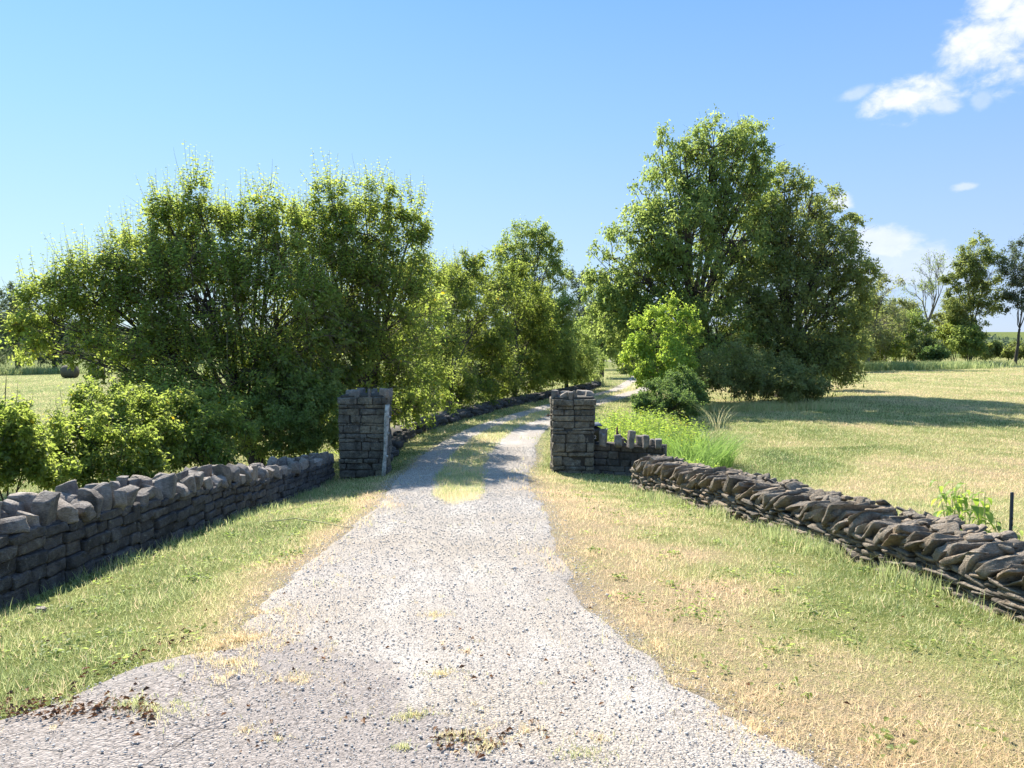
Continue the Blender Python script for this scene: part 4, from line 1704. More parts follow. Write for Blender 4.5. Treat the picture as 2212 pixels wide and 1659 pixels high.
plant('hedge_tree', 'olive green twiggy hedge tree right behind the left gate pillar', 'tree', pb(960, 27.5),
      hy((960, 640, 60, 70), (1010, 700, 75, 85), (930, 740, 65, 80), (960, 830, 70, 60), (1040, 790, 80, 80), (1060, 650, 50, 55), (1000, 600, 40, 45), (900, 850, 45, 50), (1010, 850, 60, 40), (1080, 815, 55, 50)),
      38000, .115, 'leaf_hedge', seed=9, depth=.65, trunk_r=.12, fork=.15, clump=1.2, clump_r=.45, bare=600, per=12, shoots=(120, .2, .7, 11, .10), sprays=(500, .3, .8, 12, .1), updir=.3)
plant('hedge_tree', 'bright green hedge tree between the two gate pillars', 'tree', pb(1110, 35.5),
      hy((1080, 610, 55, 60), (1120, 660, 60, 65), (1130, 740, 65, 75), (1110, 810, 60, 45), (1165, 690, 45, 55), (1050, 760, 50, 80), (1150, 825, 50, 28), (1170, 770, 45, 55)),
      34000, .135, 'leaf_hedge', seed=10, depth=.65, trunk_r=.12, fork=.15, clump=1.2, clump_r=.45, bare=320, per=12, updir=.3)
plant('hedge_tree', 'tall airy hedge tree rising behind the bright green hedge', 'tree', pb(1150, 45),
      [(1130, 540, 50, 50, 45), (1165, 512, 28, 34, 45), (1105, 580, 35, 45, 45), (1195, 545, 22, 30, 45), (1215, 600, 30, 26, 45), (1165, 600, 50, 45, 45), (1140, 660, 60, 50, 45)],
      21000, .13, 'leaf_green', seed=12, trunk_r=.14, fork=.4, clump=1.3, per=10, clump_r=.42, updir=.3)
plant('hedge_tree', 'dark dense hedge bush at the end of the low rubble wall', 'tree', pb(1225, 44.5),
      hy((1190, 740, 55, 65), (1235, 765, 45, 55), (1275, 785, 30, 38), (1200, 800, 50, 30), (1250, 808, 36, 20), (1205, 680, 40, 45)),
      34000, .13, 'leaf_green', seed=13, trunk_r=.12, fork=.15, clump=1.1, clump_r=.45, per=12, updir=.1)

# centre background
for i, (dx, dy, Y, sc, lab, mt, sd) in enumerate([
        (1300, 690, 62, 1.0, 'pale yellow green tree far down the drive between hedge and big tree', 'leaf_pale', 14),
        (1350, 735, 70, .9, 'pale tree half hidden behind the left foot of the big tree', 'leaf_pale', 15),
        (1250, 660, 90, .9, 'hazy tree beyond the field, seen over the dark hedge end', 'leaf_haze', 16)]):
    plant('field_tree', lab, 'tree', pb(dx, Y), [(dx, dy - 45 * sc, 38 * sc, 38 * sc, Y), (dx + 30 * sc, dy, 40 * sc, 45 * sc, Y), (dx - 22 * sc, dy + 20 * sc, 36 * sc, 45 * sc, Y), (dx + 15 * sc, dy + 50 * sc, 45 * sc, 30 * sc, Y - 1)],
          9000, .22, mt, seed=sd, trunk_r=.16, fork=.3, per=9, group='pale trees at the far end of the drive', clump=1.0)

# the two big trees on the right
plant('big_tree', 'tallest tree, dense green with several upright limbs, right of the drive', 'tree', pb(1500, 36),
      [(1545, 318, 72, 60, 36), (1605, 318, 50, 58, 36.5), (1480, 345, 55, 60, 36), (1425, 340, 42, 55, 37, .5), (1640, 360, 32, 48, 36, .8), (1590, 380, 60, 50, 36), (1470, 430, 65, 65, 35), (1565, 420, 80, 75, 36), (1400, 430, 45, 55, 36, .7),
       (1380, 500, 55, 60, 35), (1470, 520, 80, 75, 34), (1580, 520, 80, 75, 36), (1325, 560, 45, 60, 36, .7), (1390, 600, 75, 65, 34.5), (1500, 620, 90, 80, 34.5), (1305, 610, 35, 40, 36, .7),
       (1600, 620, 80, 75, 37), (1350, 680, 60, 50, 35), (1450, 700, 80, 60, 34), (1550, 740, 90, 80, 35), (1655, 400, 35, 45, 37, .6), (1640, 470, 45, 60, 37), (1480, 790, 90, 60, 33), (1400, 760, 60, 60, 34), (1330, 630, 50, 55, 35), (1300, 590, 36, 50, 36, .8), (1355, 690, 60, 55, 35), (1310, 680, 40, 45, 36, .8), (1420, 560, 60, 60, 35), (1640, 560, 60, 70, 37)],
      68000, .15, 'leaf_green', seed=20, depth=.75, trunk_r=.32, fork=.22, clump=1.7, per=12, clump_r=.50, droop=.7, bare=300, updir=.1)
plant('big_tree', 'broad dark tree with low spreading limbs, right of the tallest tree', 'tree', pb(1690, 37),
      [(1695, 415, 48, 50, 37.5, .8), (1665, 480, 40, 50, 37, .7), (1755, 418, 52, 48, 38, .8), (1805, 490, 50, 55, 38, .7), (1850, 480, 26, 28, 38, .5), (1855, 570, 34, 45, 37.5, .8), (1870, 610, 26, 30, 37.5, .8), (1845, 710, 42, 50, 37.5), (1790, 770, 60, 40, 36),  (1690, 530, 75, 75, 37), (1775, 560, 75, 70, 37), (1840, 590, 45, 50, 37), (1700, 640, 90, 70, 36),
       (1800, 650, 75, 50, 37), (1855, 660, 30, 35, 37.5), (1650, 730, 75, 80, 36), (1740, 760, 90, 70, 36.5), (1810, 740, 55, 60, 37), (1850, 530, 25, 30, 38, .5), (1620, 660, 60, 70, 35.5), (1600, 790, 70, 50, 35), (1700, 800, 90, 40, 35.5), (1800, 790, 60, 35, 36.5)],
      66000, .145, 'leaf_dark', seed=21, depth=.75, trunk_r=.28, fork=.16, clump=1.7, per=12, clump_r=.50, droop=.4, bare=450, updir=.1)
plant('shrub_tree', 'light yellow green young tree in front of the tallest tree', 'tree', pb(1425, 29.5),
      [(1400, 720, 45, 45, 29.5), (1460, 700, 42, 45, 30), (1430, 780, 62, 50, 29), (1375, 770, 30, 40, 29.5), (1470, 770, 40, 50, 30), (1400, 820, 45, 25, 29)],
      17000, .105, 'weed', seed=22, trunk_r=.08, fork=.3, clump=.9, per=11, shoots=(50, .3, .8, 10, .12), updir=.3, droop=.6)
plant('vine_bush', 'rounded dark bush smothered in vines at the foot of the big tree', 'bush', pb(1460, 25.5),
      [(1480, 835, 42, 42, 26), (1430, 855, 50, 30, 25), (1500, 862, 30, 34, 25.5), (1390, 868, 30, 20, 25), (1455, 880, 60, 26, 24.6)],
      20000, .075, 'leaf_ivy', seed=23, trunk_r=.05, stems=[pb(1450, 25.5), pb(1490, 25.8)], per=12, clump_r=.35, updir=.0)
for i, (dx, dy, rx, ry, Y, lab, mt) in enumerate([
        (1575, 800, 60, 55, 31, 'dull shrub in the deep shade right of the vine covered bush', 'leaf_olive'),
        (1800, 775, 48, 34, 41, 'olive brown bush under the right end of the broad dark tree', 'leaf_olive'),
        (1660, 815, 70, 45, 32, 'low dull scrub under the broad dark tree', 'leaf_olive'),
        (1735, 825, 45, 30, 31, 'small dry olive bush at the right end of the shaded scrub', 'leaf_olive')]):
    plant('shade_shrub', lab, 'bush', pb(dx, Y), [(dx, dy, rx, ry, Y), (dx - rx * .5, dy + ry * .4, rx * .7, ry * .7, Y - .5), (dx + rx * .5, dy + ry * .4, rx * .7, ry * .7, Y)],
          9000, .10, mt, seed=30 + i, trunk_r=.04, stems=[pb(dx, Y), pb(dx + 15, Y)], per=11, bare=100)

def fork_tree(name, label, base, htop, seed, leaf_n, mat, bark, levels=6, r0=.17, spread=.42, first=.42, trunk_dir=(0, 0, 1), leaf=.15, group=None):
    """leafless or thin tree grown by repeated forking"""
    r = np.random.default_rng(seed)
    bz = zg1(*base) - .05
    e = empty(name, (base[0], base[1], bz), label, 'tree', group)
    P = np.array([[base[0], base[1], bz]])
    Dr = nrm(np.array([trunk_dir], float))
    H = htop - bz
    L_ = np.array([H * first])
    Rd = np.array([r0])
    parts = []
    tips = []
    for lv in range(levels):
        n = len(P)
        E = P + Dr * L_[:, None]
        mid = (P + E) / 2 + r.normal(0, .05, (n, 3)) * L_[:, None]
        parts.append((bez(P, mid, E, 5), Rd[:, None] * np.linspace(1, .66, 5)[None], 6 if lv < 2 else 3))
        if lv >= levels - 3:
            tips.append(E)
        kids = 3
        t = np.tile(np.array([.55, .8, 1.0]), n) if lv else np.array([.9, .96, 1.0])
        Pi, Di, Li, Ri = (np.repeat(q, kids, 0) for q in (P, Dr, L_, Rd))
        newP = Pi + Di * (Li * t)[:, None]
        dv = nrm(r.normal(size=(n * kids, 3)))
        dv -= (dv * Di).sum(1)[:, None] * Di
        ang = spread * r.uniform(.7, 1.3, n * kids) * np.where(np.tile(np.array([1.1, 1.0, .45]), n) if lv else 1.0, 1, 1)
        Dr = nrm(Di + nrm(dv) * ang[:, None] + np.array([0, 0, .10]))
        L_ = Li * r.uniform(.55, .85, n * kids) * (.78 if lv == 0 else .86)
        Rd = np.maximum(Ri * .56, .008)
        P = newP
    obj('trunk', tube_mesh('wood', parts, M[bark]), e)
    T = np.concatenate(tips)
    T = T[r.integers(0, len(T), leaf_n)] + r.normal(0, .12, (leaf_n, 3))
    ax = nrm(r.normal(size=(leaf_n, 3)) + np.array([0, 0, -.5]))
    Ll = leaf * r.uniform(.6, 1.2, leaf_n)
    V, Fl = leaf_cards(T, ax, nrm(r.normal(size=(leaf_n, 3)) + np.array([0, 0, .8])), Ll, Ll * .5)
    obj('crown', mesh_np('crown', V, Fl, M[mat], {'v': np.repeat(.95 * r.random(leaf_n), 4)}), e)
    return e


# far right trees and shrubs at the edge of the hay field
fork_tree('thin_tree', 'thin bare grey tree whose top shows above the olive shrubs beside the broad dark tree', pb(1915, 70), float(D(1900, 590, 70)[2]), 45, 2600, 'leaf_olive', 'bark_pale', 7, .16, .5, .28)
plant('thin_tree', 'half bare grey tree just right of the broad dark tree', 'tree', pb(1875, 66),
      [(1870, 640, 35, 45, 66, .7), (1915, 630, 28, 40, 66, .6), (1895, 700, 55, 50, 66), (1850, 720, 45, 50, 65)],
      7500, .20, 'leaf_olive', seed=40, trunk_r=.22, fork=.25, per=8, bare=700, bark='bark_pale')
fork_tree('bare_tree', 'nearly leafless pale tree with a forked fan of branches', pb(2003, 74), float(D(2003, 512, 74)[2]), 41, 1500, 'leaf_pale', 'bark_pale', 7, .15, .52, .36)
plant('leafy_tree', 'tall green leafy tree between the bare tree and the right edge', 'tree', pb(2098, 72),
      [(2110, 550, 35, 38, 72), (2140, 590, 30, 40, 72), (2085, 600, 32, 38, 72), (2055, 615, 20, 25, 72), (2120, 650, 42, 35, 72), (2080, 680, 36, 34, 72), (2110, 710, 30, 20, 72)],
      19000, .20, 'leaf_dark', seed=42, trunk_r=.14, depth=.8, fork=.3, per=10, clump=1.1, bark='bark')
plant('edge_tree', 'thin greyish tree cut by the right edge of the view', 'tree', pb(2195, 70),
      [(2190, 560, 24, 40, 70, .7), (2215, 560, 28, 55, 70, .7), (2225, 620, 35, 45, 70), (2190, 640, 26, 36, 70, .6), (2260, 600, 35, 60, 70)],
      12000, .19, 'leaf_haze', seed=43, trunk_r=.12, fork=.35, per=9, bare=500)
for i, (dx, dy, rx, ry, Y, n, lab, mt) in enumerate([
        (1840, 750, 45, 34, 62, 6000, 'olive shrub at the field edge nearest the broad dark tree', 'leaf_olive'),
        (1905, 750, 50, 36, 68, 7000, 'wide green shrub at the field edge under the half bare tree', 'leaf_hedge'),
        (1965, 715, 48, 50, 72, 8000, 'yellowish tall shrub in front of the bare tree', 'leaf_pale'),
        (2000, 758, 40, 26, 70, 6000, 'green low shrub left of the small black bush', 'leaf_olive'),
        (2060, 725, 36, 40, 73, 6000, 'mid green shrub between the bare tree and the leafy tree', 'leaf_hedge'),
        (2018, 765, 26, 20, 68, 3500, 'small nearly black bush at the field edge', 'leaf_ivy'),
        (2105, 752, 32, 24, 74, 4000, 'dark shrub at the foot of the leafy tree', 'leaf_dark'),
        (2145, 755, 26, 22, 76, 3500, 'low dark shrub between the last two trees', 'leaf_dark'),
        (1945, 690, 50, 55, 80, 8000, 'tall hazy shrub behind the wide green shrub', 'leaf_olive'),
        (1880, 700, 45, 50, 78, 7000, 'tall olive shrub behind the half bare tree', 'leaf_hedge'),
        (2050, 690, 34, 50, 80, 7000, 'tall dull green shrub right of the bare tree trunk', 'leaf_olive'),
        (2085, 735, 40, 34, 70, 6000, 'leafy green shrub in front of the leafy tree trunk', 'leaf_green'),
        (2200, 758, 30, 20, 74, 3500, 'low dark shrub at the right edge', 'leaf_dark')]):
    plant('field_shrub', lab, 'bush', pb(dx, Y), [(dx, dy, rx * .8, ry * .8, Y), (dx - rx * .5, dy + ry * .3, rx * .55, ry * .6, Y), (dx + rx * .5, dy + ry * .25, rx * .55, ry * .65, Y), (dx + rx * .1, dy - ry * .4, rx * .5, ry * .5, Y)],
          n, .20, mt, seed=50 + i, trunk_r=.07, stems=[pb(dx, Y), pb(dx + 8, Y)], per=9, bare=60, group='shrubs along the far edge of the hay field')

# far left tree line
for i, (dx, dy, rx, ry, Y, lab) in enumerate([
        (35, 660, 42, 52, 84, 'hazy dark tree at the left edge beyond the hay field'),
        (115, 690, 45, 50, 86, 'hazy tree behind the hay bales, right of the leftmost one'),
        (-50, 690, 60, 60, 86, 'hazy tree outside the left edge beyond the field'),
        (215, 715, 60, 45, 90, 'far tree line crown hidden behind the broad tree'),
        (330, 720, 60, 42, 92, 'far tree seen through the low limbs of the broad tree')]):
    plant('distant_tree', lab, 'tree', pb(dx, Y), [(dx, dy, rx * .8, ry * .8, Y), (dx - rx * .6, dy + ry * .7, rx * .7, ry * .8, Y), (dx + rx * .6, dy + ry * .6, rx * .7, ry * .8, Y), (dx, dy + ry * 1.2, rx * 1.1, ry * .7, Y - 1)],
          8500, .24, 'leaf_haze', seed=70 + i, trunk_r=.25, fork=.3, per=9, group='trees beyond the left hay field')

# continuous far wood behind everything
def far_wood():
    r = np.random.default_rng(200)
    n = 52000
    a = r.uniform(R(-48), R(48), n)
    dist = r.uniform(215, 260, n)
    x, y = np.sin(a) * dist, np.cos(a) * dist
    prof = 5.5 + 3.5 * fbm(a * 20, a * 0, 1.0, 3, 7) + 5 * np.exp(-((a - R(7)) / R(2.5)) ** 2)
    prof = np.where(a > R(28), prof * .55, prof)
    z = zg(x, y) + prof * r.random(n) ** .8
    P = np.stack([x, y, z], 1)
    ax = nrm(r.normal(size=(n, 3)))
    nv = nrm(r.normal(size=(n, 3)) + np.array([0, -.4, .8]))
    L_ = r.uniform(.7, 1.5, n)
    V, Fl = leaf_cards(P, ax, nv, L_, L_ * .7)
    me = mesh_np('far_wood', V, Fl, M['leaf_haze'], {'v': np.repeat(np.clip(.5 + .4 * fbm(x, y, .05, 3, 8) + .2 * r.normal(size=n), 0, .96), 4)})
    tag(obj('far_wood', me), 'continuous distant wood along the horizon', 'wood', kind='stuff')


far_wood()


# ---- weeds and tall grass right of the gate
def stem_weeds(name, label, cat, spots, mat, seed, leaf=.05, per=14, stem=.0035):
    """spots: (x, y, height) of stems"""
    r = np.random.default_rng(seed)
    S = np.array(spots, float)
    n = len(S)
    z0 = zg(S[:, 0], S[:, 1])
    e = empty(name, (S[:, 0].mean(), S[:, 1].mean(), z0.min()), label, cat)
    p0 = np.stack([S[:, 0], S[:, 1], z0 - .02], 1)
    ln = r.normal(0, .18, (n, 2))
    p2 = p0 + np.stack([ln[:, 0] * S[:, 2], ln[:, 1] * S[:, 2], S[:, 2]], 1)
    p1 = (p0 + p2) / 2 + r.normal(0, .02, (n, 3))
    obj('stems', tube_mesh('stems', [(bez(p0, p1, p2, 5), np.full((n, 5), 1.) * np.linspace(stem, stem * .4, 5)[None], 3)], M['stalk']), e)
    t = np.clip(np.linspace(.12, 1.0, per)[None] + r.normal(0, .03, (n, per)), 0, 1)
    Q = ((1 - t) ** 2)[..., None] * p0[:, None] + (2 * t * (1 - t))[..., None] * p1[:, None] + (t ** 2)[..., None] * p2[:, None]
    m = n * per
    ph = r.uniform(0, 6.28, m)
    ax = nrm(np.stack([np.cos(ph), np.sin(ph), r.uniform(-.5, .6, m)], 1))
    Ll = leaf * r.uniform(.6, 1.3, m)
    V, Fl = leaf_cards(Q.reshape(-1, 3), ax, nrm(np.array([0, 0, 1.]) + r.normal(0, .35, (m, 3))), Ll, Ll * .36)
    val = np.clip(.5 * np.repeat(r.random(n), per) + .5 * r.random(m), 0, .96)
    val = np.where(r.random(m) < .02, 1.0, val)
    obj('leaves', mesh_np('leaves', V, Fl, M[mat], {'v': np.repeat(val, 4)}), e)
    return e


r = np.random.default_rng(300)


def weed_spots(n, x0, x1, y0, y1, h0, h1, shape=None):
    out = []
    while len(out) < n:
        x, y = r.uniform(x0, x1), r.uniform(y0, y1)
        q = ((x - (x0 + x1) / 2) / ((x1 - x0) / 2)) ** 2 + ((y - (y0 + y1) / 2) / ((y1 - y0) / 2)) ** 2
        if q < 1:
            out.append((x, y, r.uniform(h0, h1) * (1 - .35 * q)))
    return out


stem_weeds('weed_patch', 'rounded bank of bright yellow green weeds behind the wing wall', 'weeds', weed_spots(1000, 1.9, 4.9, 16.6, 22.5, .45, 1.15), 'weed', 301, .075, 18)
stem_weeds('weed_patch', 'small yellow leaved weeds directly behind the mailbox', 'weeds', weed_spots(150, 1.75, 3.0, 16.5, 17.6, .55, .85), 'weed', 302, .06, 14)
stem_weeds('weed_patch', 'leafy green weeds where the wing wall meets the dry stone wall', 'weeds', weed_spots(130, 3.0, 4.0, 13.4, 15.4, .25, .55), 'weed', 303, .07, 10)
stem_weeds('weed_patch', 'low green weeds behind the middle of the dry stone wall', 'weeds', [(float(wall_r_x(yq)) + .75 + abs(r.normal(0, .25)), yq, r.uniform(.12, .3)) for yq in r.uniform(6.5, 12.5, 260)], 'weed', 304, .04, 8)


def tall_grass(name, label, x0, y0, rx, ry, n, h0, h1, dr, lean, seed, w=.008, mat='grass'):
    rr = np.random.default_rng(seed)
    a = rr.uniform(0, 6.28, n)
    q = np.sqrt(rr.random(n))
    x, y = x0 + rx * q * np.cos(a), y0 + ry * q * np.sin(a)
    h = rr.uniform(h0, h1, n)
    z = zg(x, y)
    la = a + rr.normal(0, .6, n)
    base = np.stack([x, y, z], 1)
    dl = lean * h * rr.uniform(.3, 1.2, n)
    d = np.stack([np.cos(la) * dl, np.sin(la) * dl, 0 * dl], 1)
    k = 5
    t = np.linspace(0, 1, k)
    pts = base[:, None] + d[:, None] * (t ** 1.8)[None, :, None] + np.stack([0 * h, 0 * h, h], 1)[:, None] * (t - .22 * t ** 3)[None, :, None]
    ba = rr.uniform(0, 6.28, n)
    sd = np.stack([np.cos(ba), np.sin(ba), 0 * ba], 1)[:, None] * (w * .5 * (1 - t ** 2 * .92))[None, :, None]
    V = np.stack([pts - sd, pts + sd], 2).reshape(-1, 3)
    b = (np.arange(n) * k * 2)[:, None] + (np.arange(k - 1) * 2)[None]
    Fq = np.stack([b, b + 1, b + 3, b + 2], -1).reshape(-1, 4)
    e = empty(name, (x0, y0, zg1(x0, y0)), label, 'grass clump')
    obj('blades', mesh_np('blades', V, Fq, M[mat], {'v': np.repeat(np.clip(dr + rr.normal(0, .08, n), 0, 1), k * 2)}), e)
    return e


tall_grass('grass_clump', 'big arching clump of bright green tall grass at the edge of the hay field', 4.25, 17.2, .75, .9, 1500, .4, 1.15, .4, .9, 310, .010, 'weed_grass')
tall_grass('grass_clump', 'bright green tall grass leaning left behind the weeds', 3.7, 16.0, .6, .5, 600, .35, .8, .4, .8, 311, .009, 'weed_grass')
tall_grass('grass_clump', 'straw coloured seed heads of tall grass beside the vine covered bush', 6.5, 24.0, .3, .4, 45, .6, 1.2, .65, .8, 312, .009)
tall_grass('grass_clump', 'dark green tussock beside the drive behind the right pillar', 2.6, 23.5, 1.0, 2.0, 1600, .25, .55, .1, .4, 313, .012)
for i, (x0, y0) in enumerate([(5, 26.5), (6.6, 30)]):
    tall_grass('grass_clump', ['long grass between the vine bush and the drive', 'long grass at the foot of the light young tree'][i], x0, y0, 1.1, 1.6, 1300, .25, .5, .25, .4, 314 + i, .014)


def field_edge_grass():
    rr = np.random.default_rng(320)
    mb = MB()
    for (dx0, dx1, Y, h, dr, n) in [(1790, 2070, 64, .85, .12, 9000), (2050, 2230, 71, .5, .35, 4000), (-60, 430, 83, .9, .2, 8000), (1240, 1300, 50, .8, .4, 900), (1560, 1760, 30.5, .35, .55, 7000), (1640, 1800, 50, .5, .3, 3500)]:
        dx = rr.normal((dx0 + dx1) / 2, (dx1 - dx0) * .34, n)
        Yv = Y + rr.normal(0, Y * .012, n)
        x = (dx - 1106) / F * Yv
        V, Fb, A = blades(x, Yv, h * rr.uniform(.4, 1.1, n), np.full(n, .0006 * Y), np.clip(dr + rr.normal(0, .14, n), 0, 1), .7, 2)
        mb.add(V, Fb, A)
    tag(obj('rough_grass', mb.build('rough_grass', M['grass'])), 'unmown rough grass under the trees along the field edges', 'grass', kind='stuff')


field_edge_grass()


# sprigs and single plants
def big_leaf_plant(name, label, x, y, h, nst, leaf, seed, mat='weed', per=10, wr=.42, spread=.12, zoff=0):
    rr = np.random.default_rng(seed)
    z = zg1(x, y) - .02 + zoff
    e = empty(name, (x, y, z), label, 'plant')
    p0 = np.array([(x + rr.normal(0, spread), y + rr.normal(0, spread), z) for _ in range(nst)])
    hh = h * rr.uniform(.65, 1.0, nst)
    p2 = p0 + np.stack([rr.normal(0, .10, nst), rr.normal(0, .10, nst), hh], 1)
    p1 = (p0 + p2) / 2 + rr.normal(0, .02, (nst, 3))
    for i in range(nst):
        sl_ = slice(i, i + 1)
        obj('stem', tube_mesh('stem', [(bez(p0[sl_], p1[sl_], p2[sl_], 7), np.linspace(.006, .002, 7)[None], 5)], M['stalk']), e)
    mb = MB()
    for i in range(nst):
        for k_ in range(per):
            t = .25 + .75 * (k_ + .5) / per
            P = (1 - t) ** 2 * p0[i] + 2 * t * (1 - t) * p1[i] + t * t * p2[i]
            az = k_ * 2.4 + rr.uniform(0, .6)
            L_ = leaf * rr.uniform(.6, 1.15) * (1.1 - .5 * t)
            nseg = 5
            tt = np.linspace(0, 1, nseg)
            outd = np.array((math.cos(az), math.sin(az), 0))
            ctr = P + outd * (L_ * (tt - .25 * tt ** 2))[:, None] + np.array((0, 0, 1.)) * (L_ * (.35 * tt - .95 * tt ** 2))[:, None]
            sd = np.array((-math.sin(az), math.cos(az), 0))
            wv = L_ * wr * np.sin(np.pi * np.clip(tt * .92 + .06, 0, 1)) ** .8 * .5
            V = np.stack([ctr - sd * wv[:, None] + np.array((0, 0, 1.)) * wv[:, None] * .3, ctr, ctr + sd * wv[:, None] + np.array((0, 0, 1.)) * wv[:, None] * .3], 1).reshape(-1, 3)
            Fq = np.array([(a_ * 3 + b_, a_ * 3 + b_ + 1, a_ * 3 + b_ + 4, a_ * 3 + b_ + 3) for a_ in range(nseg - 1) for b_ in range(2)])
            mb.add(V, Fq, rr.uniform(.2, .95))
    obj('leaves', mb.build('leaves', M[mat], True), e)
    return e


def back_of_wall(dx, Y):
    return float(D(dx, 900, Y)[0])


big_leaf_plant('pokeweed', 'tall bright green broad leaved weed behind the dry stone wall near the right edge', back_of_wall(2080, 6.9), 6.9, .80, 12, .20, 400)
big_leaf_plant('pokeweed', 'shorter darker broad leaved weed behind the wall next to the black fence post', back_of_wall(2140, 6.55), 6.55, .55, 9, .16, 401, 'leaf_green')
big_leaf_plant('sapling', 'thin leafy sapling standing alone in the hay field behind the wall corner', back_of_wall(1563, 14.2), 14.2, .62, 3, .09, 402, 'leaf_green', 12, .45, .04)
for i, (dx, dy) in enumerate([(1690, 1352), (1785, 1330), (1600, 1272), (1640, 1395), (1720, 1500)]):
    x, y = G(dx, dy)
    big_leaf_plant('broadleaf_weed', ['low broadleaf weed in the straw grass of the right verge, middle one of the trio', 'flat pale green broadleaf weed nearest the dry stone wall',
                                      'small dark broadleaf weed farthest from the camera on the right verge', 'tiny broadleaf weed below the trio on the right verge',
                                      'broadleaf weed nearest the camera on the right verge'][i], x, y, .05, 7, .05, 410 + i, 'weed', 3, .5, .05)

# fence post at the right
px, py_ = back_of_wall(2192, 6.1), 6.1
e = empty('fence_post', (px, py_, zg1(px, py_)), 'slim black metal fence post behind the dry stone wall at the right edge', 'fence post')
ptop = D(2190, 1063, 6.1)[2]
mb = MB()
th = np.linspace(0, 2 * math.pi, 9)[:-1]
for (r0, z0, r1, z1) in [(.0135, -.15, .0135, None)]:
    z1 = ptop - zg1(px, py_)
    V = [(r0 * math.cos(a), r0 * math.sin(a), z0) for a in th] + [(r1 * math.cos(a), r1 * math.sin(a), z1 - .004) for a in th] + [(r1 * .8 * math.cos(a), r1 * .8 * math.sin(a), z1) for a in th]
    Fq = [(i, (i + 1) % 8, 8 + (i + 1) % 8, 8 + i) for i in range(8)] + [(8 + i, 8 + (i + 1) % 8, 16 + (i + 1) % 8, 16 + i) for i in range(8)]
    mb.add(np.array(V) + np.array((px, py_, zg1(px, py_))), [np.array(Fq), np.array([tuple(16 + i for i in range(8))])])
obj('post_shaft', mb.build('post_shaft', M['black_paint']), e)
mb = MB()
for q in range(9):
    zz = zg1(px, py_) + .1 + q * .055
    mb = MB()
    box(mb, (px - .004, py_ - .020, zz), (px + .004, py_ - .0125, zz + .02))
    obj('stud', mb.build('stud', M['black_paint']), e)

# mailbox behind the right pillar
m0 = D(1281, 925, 16.35)
mx0, mx1 = D(1262, 0, 16.3)[0], D(1303, 0, 16.3)[0]
mzt, mzb = D(1290, 921, 16.3)[2], D(1290, 955, 16.3)[2] - .04
e = empty('mailbox', ((mx0 + mx1) / 2, 16.5, zg1(2.0, 16.5)), 'black mailbox with white house numbers, half hidden behind the right gate pillar', 'mailbox')
mb = MB()
# domed box: rounded profile extruded front to back
prof = []
for i in range(13):
    a = math.pi * i / 12
    prof.append((math.cos(a) * (mx1 - mx0) / 2, mzt - .10 + .10 * math.sin(a) ** .6))
prof = [((mx1 - mx0) / 2, mzb)] + prof + [(-(mx1 - mx0) / 2, mzb)]
cx = (mx0 + mx1) / 2
npf = len(prof)
V = [(cx + a, 16.32, b) for a, b in prof] + [(cx + a, 16.82, b) for a, b in prof]
Fq = [(i, (i + 1) % npf, npf + (i + 1) % npf, npf + i) for i in range(npf)]
mb.add(np.array(V), [np.array(Fq), np.array([tuple(range(npf))[::-1]]), np.array([tuple(range(npf, 2 * npf))])])
box_me = mb.build('box', M['black_paint'])
obj('box', box_me, e)
mb = MB()
V = [(cx + a * 1.05, 16.28, b + (.012 if b > mzb + .01 else 0)) for a, b in prof] + [(cx + a * 1.05, 16.317, b + (.012 if b > mzb + .01 else 0)) for a, b in prof]
mb.add(np.array(V), [np.array(Fq), np.array([tuple(range(npf))[::-1]]), np.array([tuple(range(npf, 2 * npf))])])
obj('door', mb.build('door', M['black_paint']), e)
mb = MB()
box(mb, (mx0 - .02, 16.20, mzt + .016), (mx1 + .03, 16.86, mzt + .034))
obj('top_plate', mb.build('top_plate', M['grey_paint']), e)
mb = MB()
box(mb, (cx - .05, 16.5, zg1(cx, 16.5) - .2), (cx + .05, 16.6, mzb + .002))
obj('post', mb.build('post', M['weathered']), e)
cu = bpy.data.curves.new('house_number', 'FONT')
cu.body = '7162'
cu.size = .105
cu.extrude = .001
to = bpy.data.objects.new('tmp_text', cu)
COL.objects.link(to)
bpy.context.view_layer.update()
tm = bpy.data.meshes.new_from_object(to.evaluated_get(bpy.context.evaluated_depsgraph_get()))
bpy.data.objects.remove(to)
tm.materials.clear()
tm.materials.append(M['white_paint'])
xsz = max(v.co.x for v in tm.vertices)
o = bpy.data.objects.new('house_number', tm)
COL.objects.link(o)
o.parent = e
o.location = Vector((D(1294, 0, 16.27)[0] - xsz, 16.272, D(1290, 944, 16.27)[2] - .04)) - e.location
o.rotation_euler = (R(90), 0, 0)

# dark stake behind the wing wall, and a leaning bar
e0 = D(1333, 923, 15.75)
zb0 = zg1(e0[0], 15.75)
mb = MB()
box(mb, (e0[0] - .019, 15.73, zb0 - .2), (e0[0] + .019, 15.77, e0[2]))
box(mb, (e0[0] - .004, 15.70, zb0 - .2), (e0[0] + .004, 15.729, e0[2] - .01))
o = obj('metal_stake', mb.build('metal_stake', M['rust']))
tag(o, 'short dark metal stake standing behind the wing wall', 'stake')
a0, a1 = D(1345, 945, 15.55), D(1361, 962, 15.5)
mb = MB()
V, Fq = tubes(np.array([[(a0[0] - .12, 15.55, a0[2] + .10), tuple((a0 + a1) / 2 + np.array((0, 0, .0))), (a1[0] + .1, 15.5, a1[2] - .12)]]), np.array([[.022, .022, .022]]), 4)
mb.add(V, Fq)
tag(obj('timber_bar', mb.build('timber_bar', M['bark'])), 'dark bar leaning diagonally behind the wing wall coping', 'bar')

# hay bales


